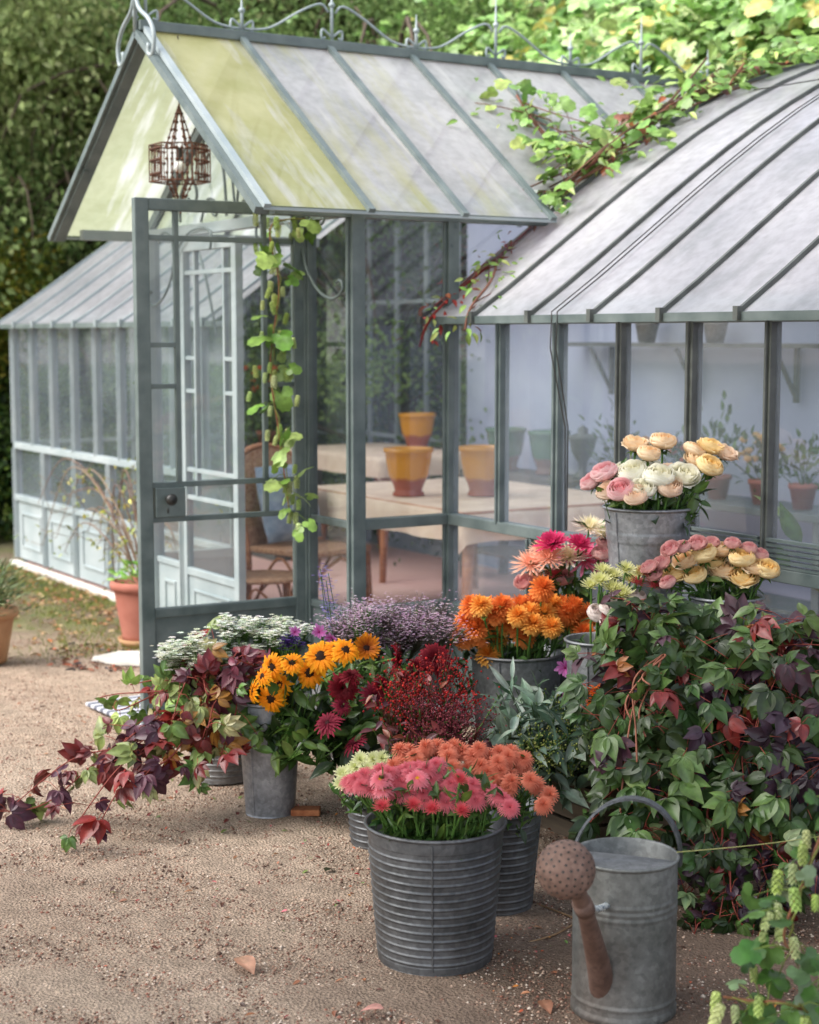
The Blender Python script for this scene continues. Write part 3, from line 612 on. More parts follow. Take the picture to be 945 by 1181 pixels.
# foliage seen through the porch glass: climber on a trellis behind the back glazing
bush('climber','dark leafy climber with yellowing leaves seen through the porch glass','climber',(-12.3,8.0,1.7),(1.5,.5,1.6),5200,.12,[lin(120,150,75),lin(145,170,90),lin(85,110,60),lin(185,175,90),lin(150,165,90)],tpl=LOBE3)
bush('climber','bright green leafy climber seen through the open doorway','climber',(-14.6,8.4,1.5),(1.3,.6,1.5),8000,.11,[lin(130,165,85),lin(135,170,90),lin(90,120,60),lin(155,180,100)],tpl=LEAF)
bush('climber','climber with orange autumn leaves beside the end of the lavender wall','climber',(-10.6,7.5,2.1),(.75,.35,.8),3500,.10,[lin(80,95,40),lin(150,100,50),lin(60,70,35),lin(165,120,60)],tpl=LEAF)
# ------------------------------------------------------------------ vine on the wall top (large pale leaves)
def creeper_mass(name,label,cat,pts,n,tpls,ls,cols,p=None,spread=.2,stemcol=lin(120,80,65),mat='leaf',up=(0,0,1),toward=None,sr=.006,hang=.4):
    pts=[np.array(q,float) for q in pts]; base=pts[0]; t=thing(name,label,cat,base)
    sp=smoothpath(np.array(pts),60); k=rng.integers(0,60,n); off=rng.normal(0,1,(n,3))*np.broadcast_to(spread,(3,))
    T=sp[k]+off-base; D=off*.8+rng.normal(0,.5,(n,3))*np.max(spread)*.8; D=D/np.linalg.norm(D,axis=1)[:,None]; D[:,2]-=hang
    Nn=np.array(up)+rng.normal(0,.45,(n,3))
    if toward is not None: Nn=Nn+np.array(toward)
    mb=MB(); w_=rng.integers(0,len(tpls),n)
    for i,tp_ in enumerate(tpls):
        s_=w_==i
        if s_.any(): mb.inst(tp_,frames(D[s_],Nn[s_]),T[s_],rng.uniform(.55,1.2,s_.sum())*ls,pal(cols,s_.sum(),p))
    obj('foliage',mb,M[mat],t,smooth=True)
    st=MB(); st.tube(sp-base,sr,6,col=stemcol)
    for i in range(max(4,n//14)):
        j=rng.integers(2,58); e=T[rng.integers(0,n)]; a=sp[j]-base
        if np.linalg.norm(e-a)<.7: st.tube(smoothpath([a,(a+e)/2+rng.normal(0,.02,3),e],7),np.linspace(sr*.6,sr*.25,7),5,col=stemcol)
    obj('stem',st,M['stem'],t,smooth=True); return t
pv=[lin(150,185,105),lin(175,205,130),lin(120,160,80),lin(195,215,150),lin(205,195,110)]
TOW=np.array([.5,-.6,.1])
creeper_mass('wall_vine','bright green large-leaved vine heaped over the wall at upper right','vine',[(-9.6,6.9,3.3),(-8.6,6.85,3.3),(-7.6,6.8,3.32),(-6.8,6.75,3.35),(-6.0,6.8,3.35)],2200,[LOBE,LOBE3],.085,pv,[.3,.27,.24,.12,.07],(.32,.22,.17),toward=TOW*1.1)
creeper_mass('wall_vine','pale hanging vine above the far end of the porch ridge','vine',[(-12.2,7.3,3.5),(-11.2,7.2,3.65),(-10.2,7.1,3.8),(-9.2,7.1,3.75)],1100,[LOBE,LOBE3],.08,pv,[.35,.2,.35,.05,.05],(.4,.25,.28),toward=TOW)
creeper_mass('wall_vine','topmost vine growth behind the curved roof at right','vine',[(-8.2,7.2,3.7),(-7.2,7.15,3.8),(-6.2,7.1,3.75),(-5.2,7.1,3.7)],1500,[LOBE,LOBE3],.09,pv,[.35,.25,.25,.1,.05],(.35,.25,.2),toward=TOW)
va=[lin(125,160,80),lin(105,140,65),lin(160,180,100),lin(150,90,55),lin(120,70,50)]
creeper_mass('roof_creeper','leafy green creeper crossing the valley between porch and curved roof','creeper',[(-6.1,6.4,3.05),(-6.0,5.7,2.92),(-5.98,5.2,2.72),(-5.96,4.8,2.48),(-5.95,4.45,2.23)],640,[LEAF,LOBE3],.060,va,[.45,.30,.2,.03,.02],(.11,.12,.06),toward=TOW*.8,stemcol=lin(120,75,60))
creeper_mass('roof_creeper','small pale leaved creeper sprawling over the porch roof slope','creeper',[(-5.97,4.9,2.52),(-6.15,4.75,2.46),(-6.35,4.7,2.62),(-6.6,4.75,2.80)],240,[LEAF,LOBE3],.06,va,[.55,.25,.2,0,0],(.14,.16,.04),toward=TOW*.6)
creeper_mass('roof_creeper','thin reddening creeper hanging off the corner of the curved roof','creeper',[(-5.93,4.45,2.2),(-5.9,4.2,2.02),(-5.88,3.95,1.85),(-5.86,3.78,1.72),(-5.90,3.75,1.60)],130,[LEAF],.045,va+[lin(150,45,35)],[.2,.15,.15,.1,.1,.3],(.045,.05,.025),toward=TOW*.5,stemcol=lin(130,50,45))
creeper_mass('roof_creeper','green creeper tip draped on the second roof rib','creeper',[(-5.9,4.15,1.98),(-5.70,3.98,1.88),(-5.62,3.82,1.76),(-5.60,3.78,1.67)],70,[LEAF],.05,va,[.45,.25,.2,.05,.05],(.05,.05,.025),toward=TOW*.5)
# tangle of bare red stems in the valley
t=thing('dry_vine_stems','tangle of bare reddish vine stems lying in the roof valley','vine stems',(-5.98,5.0,2.6)); st=MB()
for i in range(13):
    a=np.array([-5.98+rng.normal(0,.06),5.7+rng.normal(0,.15),2.9+rng.uniform(0,.05)])-[-5.98,5.0,2.6]; b=np.array([-5.96+rng.normal(0,.05),4.5+rng.normal(0,.15),2.26+rng.uniform(0,.05)])-[-5.98,5.0,2.6]
    st.tube(smoothpath([a,(a*.65+b*.35)+rng.normal(0,.05,3)+[0,0,.04],(a*.3+b*.7)+rng.normal(0,.05,3)+[0,0,.03],b],16),rng.uniform(.003,.006),5,col=lin(*random.choice([(120,85,65),(145,100,75),(95,70,55)])))
obj('stem',st,M['stem'],t,smooth=True)
# ------------------------------------------------------------------ hop garland by the door
def cone_tpl():
    m=MB(); sc_=(np.array([(0,0,0),(.3,.22,.12),(.62,0,.06),(.3,-.22,.12)]),[np.array([[0,1,2],[0,2,3]])],np.ones((4,3)))
    for r_ in range(7):
        for j in range(6):
            a=j*pi/3+r_*pi/6; z=1-r_*.28; rad=.30*sin(pi*(r_+1.2)/8.4)+.06
            V=xf(sc_[0],Rz(a)@Ry(R(55)),np.array([cos(a)*rad*.5,sin(a)*rad*.5,z]),.9); m.add(V,sc_[1],np.array([[1-.05*(r_%2)]*3]*4))
    return m.tpl()
CONE=cone_tpl()
def hop(name,label,path,nleaf,ncone,ls,cs,spread,cols,toward=(0,0,0)):
    path=[np.array(q,float) for q in path]; base=path[0]; sp=smoothpath(np.array(path),40)-base
    t=thing(name,label,'hop vine',base); st=MB(); st.tube(sp,.0035,5,col=lin(130,85,60)); st.tube(sp+rng.normal(0,.004,sp.shape)+[.012,.0,0],.0025,5,col=lin(120,120,60)); 
    T=[];D=[]
    for i in range(nleaf):
        k=rng.integers(0,40); e=sp[k]+rng.normal(0,1,3)*spread; T.append(e); D.append((e-sp[k])/(np.linalg.norm(e-sp[k])+1e-6)+np.array([0,0,-.4])); st.tube([sp[k],(sp[k]+e)/2+[0,0,.01],e],.0015,4,col=lin(110,130,60))
    mb=MB(); mb.inst(LOBE3,frames(np.array(D),rng.normal(0,.35,(nleaf,3))+np.array([0,0,.7])+np.array(toward)),np.array(T),rng.uniform(.6,1.2,nleaf)*ls,pal(cols,nleaf)); obj('foliage',mb,M['leaf'],t,smooth=True)
    obj('stem',st,M['stem'],t,smooth=True)
    cm=MB(); T=[];k=rng.integers(0,40,ncone); T=sp[k]+rng.normal(0,1,(ncone,3))*np.array(spread)*.8; Rm=np.array([Rz(rng.uniform(0,6))@Rx(rng.uniform(-.4,.4)) for _ in range(ncone)]); cm.inst(CONE,Rm,T-[0,0,cs],rng.uniform(.75,1.15,ncone)*cs,pal([lin(185,200,120),lin(165,185,95),lin(205,215,150)],ncone))
    obj('hop_cones',cm,M['leaf'],t,smooth=True)
hop('hop_vine','hop garland with pale cones hanging down in the open doorway',[P(352,252,6.98),P(312,262,6.93),P(322,330,6.93),P(312,420,6.93),P(322,500,6.93),P(334,590,6.93)],38,56,.062,.026,(.05,.05,.05),[lin(135,170,80),lin(110,148,62),lin(160,188,108)],toward=(.3,-.5,0))
# ------------------------------------------------------------------ wire lantern
lc=np.array([XA+.05,3.10,0]); t=thing('wire_lantern','rusty wire lantern with a bulb hanging under the porch gable','lantern',(lc[0],lc[1],2.72))
c=MB(); zt,zb,rr0=-.23,-.39,.135
for z in (zt,zb): c.tube([(rr0*cos(a),rr0*sin(a),z) for a in np.linspace(0,2*pi,7)],.0035,5)
for i in range(6):
    a=i*pi/3; q=np.array([rr0*cos(a),rr0*sin(a),0])
    c.tube([q+[0,0,zt],q+[0,0,zb]],.0032,5); c.tube([q+[0,0,zt],q*.42+[0,0,zt]],.0028,5); c.tube(smoothpath([q*.42+[0,0,zt],q*.22+[0,0,zt+.09],[0,0,-.05]],10),.0034,5); c.tube([q+[0,0,zb],q*.42+[0,0,zb]],.0028,5); c.tube(smoothpath([q*.42+[0,0,zb],q*.2+[0,0,zb-.06],[0,0,-.53]],10),.0034,5); [c.lathe([(.001,-.009),(.009,0),(.001,.009)],6,c0=q*.42*(1-k_/5)+[0,0,zt+.035*k_]) for k_ in range(5)]; [c.lathe([(.001,-.009),(.009,0),(.001,.009)],6,c0=q*.42*(1-k_/4)+[0,0,zb-.03*k_]) for k_ in range(4)]
    a2=a+pi/3; q2=np.array([rr0*cos(a2),rr0*sin(a2),0])
    for j in range(1,6):
        m_=q+(q2-q)*j/6; c.tube([m_+[0,0,zt+.0],m_+(q2-q)*.04+[0,0,(zt+zb)/2],m_+[0,0,zb]],.0026,4)
        for zz in (zt-.02,zt-.07,zb+.03): c.lathe([(.001,-.009),(.009,0),(.001,.009)],6,c0=m_+[0,0,zz])
c.tube([(0,0,0),(0,0,-.09)],.003,6); obj('cage',c,M['rust'],t)
h=MB(); h.tube([(0,0,-.24),(0,0,-.29)],.016,12); obj('bulb_socket',h,M['iron'],t)
ch=MB(); ch.tube([(0,0,pz(XA)-.02-2.72),(0,0,0)],.003,6); obj('chain',ch,M['iron'],t)
b=MB(); a_=np.linspace(-pi/2,pi/2,10); b.lathe([(max(.001,.028*cos(x)),.028*sin(x)-.325) for x in a_],16); obj('bulb',b,simple('white_bulb_glass',(.75,.75,.72),(.8,.8,.78),3,.2),t,smooth=True)
# ------------------------------------------------------------------ interior furniture
def cyl_leg(mb,a,b,r0,r1): mb.tube([a,b],[r0,r1],10)
def table(label,x0,x1,y0,y1,h,drop):
    t=thing('table',label,'table',((x0+x1)/2,(y0+y1)/2,.02),'tables inside the greenhouse'); cx,cy_=(x0+x1)/2,(y0+y1)/2; a,b_=(x1-x0)/2,(y1-y0)/2
    m=MB(); m.box(-a,a,-b_,b_,h-.03,h); obj('tabletop',m,M['wood'],t,bevel=.005)
    for sx in (-1,1):
        for sy in (-1,1): l=MB(); cyl_leg(l,(sx*(a-.12),sy*(b_-.12),h-.03),(sx*(a-.03),sy*(b_-.03),0),.036,.022); obj('leg',l,M['wood'],t,smooth=True)
    c=MB(); n=34; xs_=np.linspace(-a-drop,a+drop,n); ys_=np.linspace(-b_-drop,b_+drop,n); A,B=np.meshgrid(xs_,ys_,indexing='ij')
    ox=np.maximum(np.abs(A)-a-.006,0); oy=np.maximum(np.abs(B)-b_-.006,0); o_=np.maximum(ox,oy)+.35*np.minimum(ox,oy); zz=h+.004-o_*.98; 
    Xc=np.clip(A,-a-.008,a+.008)+np.sign(A)*(ox>0)*(.012+ox*.12+.02*np.sin(B*17)*np.minimum(ox*6,1)); Yc=np.clip(B,-b_-.008,b_+.008)+np.sign(B)*(oy>0)*(.012+oy*.12+.02*np.sin(A*15)*np.minimum(oy*6,1))
    zz=np.maximum(zz,.03)+.002*np.sin(A*9)*np.sin(B*11)*(o_<=0); ii=np.arange(n*n).reshape(n,n)
    c.add(np.stack([Xc,Yc,zz],-1).reshape(-1,3),[np.stack([ii[:-1,:-1],ii[1:,:-1],ii[1:,1:],ii[:-1,1:]],-1).reshape(-1,4)])
    cl=obj('tablecloth',c,M['cloth'],None,smooth=True,loc=(cx,cy_,.02)); tag(cl,'natural linen cloth draped over the '+label,'tablecloth'); return t
table('near wooden table behind the porch corner',-8.75,-7.0,4.72,6.0,.72,.17)
table('far table at the back of the porch',-10.5,-9.2,5.55,6.35,.83,.14)
def pot(name,label,loc,mat,rt,h,group='glazed pots inside the greenhouse'):
    m=MB(); s=h/.28; r=rt/.13
    pr=[(.001,.0),(.085*r,.0),(.088*r,.012*s),(.075*r,.03*s),(.083*r,.06*s),(.108*r,.12*s),(.122*r,.2*s),(.128*r,.25*s),(.136*r,.255*s),(.138*r,.28*s),(.126*r,.28*s),(.120*r,.25*s),(.1*r,.1*s),(.001,.09*s)]
    m.lathe(pr,40); o=obj(name,m,M[mat],None,smooth=True,loc=loc); tag(o,label,'pot',group); return o
pot('glazed_pot','large yellow glazed pot on the near table, seen through the porch side pane',(-7.87,4.93,.747),'yellowglaze',.135,.27)
pot('glazed_pot','smaller yellow glazed pot standing farther back on the far table',(-9.72,6.16,.857),'yellowglaze',.125,.25)
pot('glazed_pot','yellow glazed pot dimmed behind the first pane of the right wing',(-7.64,5.28,.747),'yellowglaze',.13,.28)
pot('glazed_pot','dark green glazed pot by the back wall, left one of two',(-8.89,6.33,.76),'greenglaze',.13,.28)
pot('glazed_pot','dark green glazed pot by the back wall, right one of two',(-8.47,6.37,.76),'greenglaze',.13,.28)
def bench(label,x0,x1,y0,y1,h,mat='crate'):
    t=thing('potting_bench',label,'bench',((x0+x1)/2,(y0+y1)/2,.02),'benches inside the greenhouse'); a,b_=(x1-x0)/2,(y1-y0)/2
    m=MB(); m.box(-a,a,-b_,b_,h-.04,h); obj('bench_top',m,M[mat],t,bevel=.004)
    for sx in (-1,1):
        for sy in (-1,1): l=MB(); l.box(sx*(a-.04)-.025,sx*(a-.04)+.025,sy*(b_-.04)-.025,sy*(b_-.04)+.025,0,h-.04); obj('leg',l,M[mat],t)
    m=MB(); m.box(-a+.03,a-.03,-b_+.03,b_-.03,.18,.20); obj('shelf',m,M[mat],t)
bench('low dark bench against the lavender wall under the green pots',-9.2,-8.0,6.15,6.55,.735)
bench('long grey bench along the lavender wall under the small plants',-7.9,-5.9,6.15,6.55,.72,'paint')
bench('grey bench against the lavender wall at far right',-5.7,-3.6,6.15,6.55,.72,'paint')
# wall shelf with brackets
t=thing('wall_shelf','dark shelf on iron brackets high on the lavender wall','shelf',(-6.6,6.55,1.58)); m=MB(); m.box(-1.9,2.2,-.12,.08,0,.025); obj('board',m,M['darkmetal'],t)
for x in (-1.55,-.75,.05,.85,1.65):
    m=MB(); m.box(x-.014,x+.014,.055,.08,-.30,0); m.bar((x,-.10,-.01),(x,.07,-.28),.02,.02,up=(1,0,0)); obj('bracket',m,M['darkmetal'],t)
for i,x in enumerate((-7.7,-7.1,-6.2,-5.5)):
    m=MB(); m.lathe([(.001,0),(.05,0),(.07,.1),(.075,.12),(.06,.12),(.001,.1)],20); o=obj('metal_pot',m,M['zinc'],None,smooth=True,loc=(x,6.52,1.606)); tag(o,'small grey metal pot on the wall shelf, '+['first','second','third','fourth'][i]+' from left','pot','grey pots on the wall shelf')
def potted(label,loc,cols,fl,h=.2,w=.13,n=90,potr=.07,tpl=None,ls=.06):
    t=thing('potted_plant',label,'plant',loc,'potted plants inside the greenhouse'); m=MB(); m.lathe([(.001,0),(potr*.7,0),(potr,.11),(potr*1.1,.11),(potr*1.1,.135),(potr*.95,.135),(.001,.12)],24); obj('pot',m,M['terracotta'],t,smooth=True)
    T=rng.normal(0,1,(n,3))*[w*.5,w*.5,h*.3]+[0,0,.13+h*.5]; T[:,2]=np.maximum(T[:,2],.13); D=T-[0,0,.1]+rng.normal(0,.06,(n,3)); mb=MB(); mb.inst(LEAF,frames(D,rng.normal(0,.5,(n,3))+[0,0,1]),T,rng.uniform(.6,1.2,n)*ls,pal(cols,n)); 
    st=MB()
    for i in range(8): st.tube([(0,0,.11),T[i]*[.5,.5,.7],T[i]],.003,4,col=lin(80,100,50))
    obj('foliage',mb,M['leaf'],t,smooth=True); obj('stem',st,M['stem'],t)
    if fl is not None:
        fm=MB(); k=14; T=rng.normal(0,1,(k,3))*[w*.5,w*.5,h*.2]+[0,0,.13+h*.8]; 
        for q in T: fm.lathe([(.001,-.02),(.018,-.01),(.024,0),(.016,.014),(.001,.018)],8,col=fl,c0=q)
        obj('blossom',fm,M['petal'],t,smooth=True)
GR=[lin(70,100,50),lin(90,120,60),lin(55,80,40)]
for i,(x,h_,fl) in enumerate([(-7.75,.3,None),(-7.45,.16,lin(215,150,90)),(-7.15,.18,lin(205,110,80)),(-6.85,.3,None),(-6.5,.2,lin(215,180,120)),(-6.2,.22,None)]):
    potted(['tall sparse','low peach-flowered','small red-flowered','taller leafy','cream-flowered','plain green'][i]+' potted plant on the long grey bench',(x,6.33,.74),GR,fl,h_)
potted('leafy pot plant with large leaves at the right end pane',(-4.35,5.2,.02),[lin(110,140,60),lin(80,110,50)],None,.9,.5,60,.12,ls=.16)
# urn silhouette
m=MB(); m.lathe([(.001,0),(.06,0),(.06,.02),(.025,.05),(.03,.1),(.07,.17),(.085,.24),(.10,.26),(.09,.27),(.03,.285),(.035,.31),(.001,.34)],28); o=obj('urn',m,M['darkmetal'],None,smooth=True,loc=(-8.12,6.37,.757)); tag(o,'dark lidded urn standing at the right end of the low bench','urn')
# rattan chair with cushion
def rattan_chair(label,loc,rz):
    t=thing('rattan_chair',label,'chair',loc,None,rz); 
    m=MB(); m.box(-.25,.25,-.25,.25,.40,.435); obj('seat',m,M['rattan'],t,bevel=.01)
    m=MB(); n=12; A,B=np.meshgrid(np.linspace(-1,1,n),np.linspace(0,1,n),indexing='ij'); top=.46+.10*(1-A**2); zz=.42+B*top; yy_=.24+B*.12+.0*A; xx=A*(.24+.02*B); ii=np.arange(n*n).reshape(n,n); q=np.stack([ii[:-1,:-1],ii[1:,:-1],ii[1:,1:],ii[:-1,1:]],-1).reshape(-1,4)
    V=np.stack([xx,yy_,zz],-1).reshape(-1,3); m.add(V,[q]); m.add(V+[0,.025,0],[q[:,::-1]]); obj('backrest',m,M['rattan'],t,smooth=True)
    m=MB(); m.tube(smoothpath([(-.25,.26,0),(-.25,.25,.42),(-.26,.36,.86),(-.15,.38,.96),(0,.385,.99),(.15,.38,.96),(.26,.36,.86),(.25,.25,.42),(.25,.26,0)],50),.017,8); 
    for s in (-1,1):
        for k in range(7): z_=.48+k*.055; m.lathe([(.001,-.012),(.022,-.006),(.022,.006),(.001,.012)],8,c0=(s*.252,.262+(z_-.42)*.23,z_))
    obj('back_frame',m,M['wood'],t,smooth=True)
    for s in (-1,1): l=MB(); l.tube([(s*.23,-.23,.40),(s*.24,-.25,0)],[.018,.015],8); obj('leg',l,M['wood'],t,smooth=True)
    m=MB()
    for s in (-1,1): m.tube(smoothpath([(s*.23,-.23,.12),(s*.16,-.235,.30),(0,-.24,.385)],12),.010,6); m.tube(smoothpath([(s*.24,-.2,.12),(s*.24,-.1,.3),(s*.24,0,.385),(s*.24,.1,.3),(s*.24,.2,.12)],16),.009,6)
    obj('stretcher',m,M['wood'],t,smooth=True)
rc_=G(358,632,.44); rattan_chair('rattan armchair with beaded frame seen through the open door',(rc_[0],rc_[1],.02),R(107))
m=MB(); n=14; A,B=np.meshgrid(np.linspace(-1,1,n),np.linspace(-1,1,n),indexing='ij'); th=.07*(np.maximum(0,(1-A**4)*(1-B**4)))**.5; ii=np.arange(n*n).reshape(n,n); q=np.stack([ii[:-1,:-1],ii[1:,:-1],ii[1:,1:],ii[:-1,1:]],-1).reshape(-1,4)
for s in (1,-1): m.add(np.stack([A*.22,s*th,B*.22],-1).reshape(-1,3),[q if s<0 else q[:,::-1]])
o=obj('cushion',m,M['bluecloth'],None,smooth=True); o.rotation_euler=(R(-14),0,R(107)); dv=Rz(R(107))@np.array([.0,.17,0]); o.location=(rc_[0]+dv[0],rc_[1]+dv[1],.02+.67); tag(o,'blue-grey cushion leaning on the back of the rattan armchair','cushion')
sp_=G(305,664,.34); t=thing('round_stool','low round glass-topped rattan stool just inside the open door','stool',(sp_[0],sp_[1],.02)); m=MB(); m.lathe([(.001,.30),(.20,.30),(.215,.31),(.20,.325),(.001,.325)],32); obj('stool_top',m,M['rattan'],t,smooth=True)
for i in range(4): l=MB(); a=i*pi/2+.4; l.tube([(.17*cos(a),.17*sin(a),.3),(.19*cos(a),.19*sin(a),0)],.012,8); l.tube(smoothpath([(.18*cos(a),.18*sin(a),.05),(.17*cos(a+.4),.17*sin(a+.4),.27),(.18*cos(a+pi/2),.18*sin(a+pi/2),.05)],14),.007,6); obj('leg',l,M['wood'],t,smooth=True)
sp_=G(915,720,.02); t=thing('wooden_stool','small wooden stool seen through the lower pane at far right','stool',(-4.05,4.5,.02)); m=MB(); m.lathe([(.001,.40),(.16,.40),(.165,.42),(.16,.435),(.001,.435)],28); obj('stool_top',m,M['wood'],t,smooth=True)
for i in range(3): l=MB(); a=i*2*pi/3; l.tube([(.11*cos(a),.11*sin(a),.4),(.17*cos(a),.17*sin(a),0)],[.018,.014],8); obj('leg',l,M['wood'],t,smooth=True)
potted('tall plant with orange-red flowers at the back of the porch',(-10.97,5.62,.806),GR,lin(220,80,35),.5,.3,120)
m=MB(); m.box(-.45,.45,-.2,.2,0,.76); o=obj('cabinet',m,M['darkmetal'],None,loc=(-10.97,5.65,.02),bevel=.01); 
m=MB(); m.box(-.47,.47,-.22,.22,.761,.785); obj('cabinet_top',m,M['crate'],o); m=MB()
for s in (-1,1): m.box(s*.22-.2,s*.22+.2,-.212,-.201,.06,.72); 
obj('cabinet_door',m,M['darkmetal'],o); tag(o,'dark low cabinet at the back of the greenhouse','cabinet')
# ------------------------------------------------------------------ outdoor pots at left
def clay(name,label,loc,rt,h,mat,saucer=True):
    t=thing(name,label,'plant pot',loc); m=MB(); m.lathe([(.001,.02),(rt*.66,.02),(rt*.70,.05),(rt*.93,h*.84),(rt*.93,h*.86),(rt*1.04,h*.865),(rt*1.07,h*.93),(rt*1.03,h),(rt*.93,h),(rt*.9,h*.92),(.001,h*.9)],48); obj('pot',m,M[mat],t,smooth=True)
    if saucer: m=MB(); m.lathe([(.001,0),(rt*.75,0),(rt*.84,.035),(rt*.8,.035),(rt*.7,.015),(.001,.015)],40); obj('saucer',m,M['palepot'],t,smooth=True)
    return t
q=G(166,742); clay('terracotta_pot','large red terracotta pot in a saucer beside the open door',(q[0],q[1],0),.165,.345,'terracotta')
def tufts(name,label,cat,loc,n,h,w,tpl,ls,cols,**k):
    t=thing(name,label,cat,loc); T=rng.normal(0,1,(n,3))*[w,w,h*.28]+[0,0,h*.5]; T[:,2]=np.abs(T[:,2]); D=T*[1,1,.6]+rng.normal(0,.03,(n,3))+[0,0,.03]; mb=MB(); mb.inst(tpl,frames(D,rng.normal(0,.5,(n,3))+[0,0,.6]),T,rng.uniform(.6,1.2,n)*ls,pal(cols,n)); obj('foliage',mb,M['leaf'],t,smooth=True)
    st=MB()
    for i in range(10): e=T[i]; st.tube([(0,0,-.03),e*[.5,.5,.5],e],.003,4,col=lin(100,90,60))
    obj('stem',st,M['stem'],t); return t
tufts('potted_herb','fresh green leafy plant filling the red terracotta pot','plant',(q[0],q[1],.315),130,.12,.07,LEAF,.05,[lin(110,165,70),lin(140,185,90)])
q2=G(-17,768); clay('clay_pot','pale clay flower pot at the left edge of the path',(q2[0],q2[1],0),.16,.29,'palepot',False)
tufts('potted_rosemary','feathery grey-green rosemary growing in the pale clay pot','plant',(q2[0],q2[1],.26),1500,.24,.09,NARROW,.045,[lin(95,120,75),lin(75,100,60),lin(125,140,100)])
# bare twiggy climber by left wall
t=thing('twiggy_rose','bare arching rose shrub against the left wing wall','shrub',(-8.45,3.62,0)); st=MB(); fT=[]
for i in range(20):
    dx=-rng.uniform(.3,2.0)*(1 if i<16 else -.3); zt_=rng.uniform(.45,1.0); y0=rng.uniform(-.12,.12)
    pth=smoothpath([(rng.uniform(-.1,.1),0,0),(dx*.25,y0*.5-.05,zt_*.75),(dx*.6,y0-.05,zt_),(dx,y0,zt_*rng.uniform(.35,.95))],26)
    st.tube(pth,np.linspace(.006,.0022,26),5,col=lin(*random.choice([(120,95,80),(145,125,105),(110,90,80)])))
    for j in range(9):
        k=rng.integers(8,26); e=pth[k]+rng.normal(0,.07,3); st.tube([pth[k],e],.0016,4,col=lin(120,100,85)); fT.append(e)
obj('stem',st,M['stem'],t,smooth=True); fT=np.array(fT*2)+rng.normal(0,.02,(len(fT)*2,3)); mb=MB(); nn_=len(fT); mb.inst(LEAF,frames(rng.normal(0,1,(nn_,3)),rng.normal(0,.5,(nn_,3))+[0,0,1]),fT,rng.uniform(.5,1.1,nn_)*.04,pal([lin(160,175,70),lin(130,150,70),lin(185,180,90),lin(110,120,60)],nn_)); obj('foliage',mb,M['leaf'],t,smooth=True)
# stone slab, striped mat, brick chip, scraps
m=MB(); pts=[(-.28,-.1),(-.1,-.17),(.3,-.12),(.34,.12),(.05,.17),(-.22,.08)]; V=[(a,b,0) for a,b in pts]+[(a*.96,b*.96,.025) for a,b in pts]; m.add(V,[[6,7,8,9,10,11],[5,4,3,2,1,0]]+[[[i,(i+1)%6,6+(i+1)%6,6+i] for i in range(6)]]); q=G(172,762); o=obj('stone_slab',m,M['white_stone'],None,loc=(q[0],q[1],.0),bevel=.006); o.rotation_euler=(0,0,.7); tag(o,'flat white stone slab lying beside the open door','stone')
def stripemat():
    m,N,L,o=newmat('striped_doormat'); tc=N.new('ShaderNodeTexCoord'); w=N.new('ShaderNodeTexWave'); w.wave_type='BANDS'; w.bands_direction='X'; w.inputs['Scale'].default_value=5; w.inputs['Distortion'].default_value=.3; L.new(tc.outputs['Object'],w.inputs[0])
    r=ramp(N,L,w.outputs[0],[(.4,lin(95,98,110)),(.6,lin(185,185,192))]); b=N.new('ShaderNodeBsdfPrincipled'); L.new(r.outputs[0],b.inputs['Base Color']); b.inputs['Roughness'].default_value=.9; L.new(b.outputs[0],o.inputs[0]); return m
m=MB(); m.box(-.42,.42,-.28,.28,0,.018); q=G(215,828); o=obj('doormat',m,stripemat(),None,loc=(q[0],q[1],.012),bevel=.006); o.rotation_euler=(0,0,R(4)); tag(o,'grey and white striped doormat in front of the open door','doormat')
m=MB(); m.box(-.05,.05,-.03,.03,0,.022); q=G(353,940); o=obj('brick_chip',m,M['cork'],None,loc=(q[0],q[1],.003),bevel=.004); o.rotation_euler=(0,0,1.0); tag(o,'small orange brick chip lying beside the tall grey bucket','brick')
# leaf litter
def litter(n,reg,ls,cols,label,seed=0):
    P_=[]
    for i in range(n):
        q=reg(); P_.append((q[0],q[1],gz(q[0],q[1])+.006))
    P_=np.array(P_); mb=MB(); D=rng.normal(0,1,(n,3))*[1,1,.12]; mb.inst(LEAF,frames(D,rng.normal(0,.25,(n,3))+[0,0,1]),P_,rng.uniform(.5,1.2,n)*ls,pal(cols,n)); o=obj('fallen_leaves',mb,M['leaf'],smooth=True); tag(o,label,'leaves',kind='stuff')
litter(900,lambda:(rng.uniform(-11.4,-8.0),3.85-abs(rng.normal(0,.45))),.05,[lin(150,110,75),lin(175,140,95),lin(120,80,60),lin(190,170,130),lin(160,100,60)],'dry fallen leaves strewn on the mossy strip by the left wing')
litter(260,lambda:PY(rng.uniform(-40,980),rng.uniform(3.7,7.5))[:2],.026,[lin(110,70,55),lin(150,100,70),lin(80,55,45),lin(170,120,90)],'scattered small brown leaf scraps on the gravel path')
litter(160,lambda:(G(rng.uniform(60,165),rng.uniform(742,775))[:2]),.05,[lin(75,55,45),lin(110,75,60),lin(60,50,48),lin(165,90,60)],'heap of dark dead leaves in front of the terracotta pot')
litter(150,lambda:(rng.normal(-3.9,.55),rng.normal(2.55,.35)),.018,[lin(225,120,130),lin(220,110,70),lin(235,160,70),lin(150,40,50),lin(110,140,70)],'fallen petals and leaf bits scattered around the foot of the buckets')
litter(60,lambda:(rng.normal(-5.3,.45),rng.normal(2.45,.2)),.03,[lin(120,50,45),lin(110,130,70),lin(140,100,60)],'leaf bits dropped under the left creeper and the tall grey bucket')
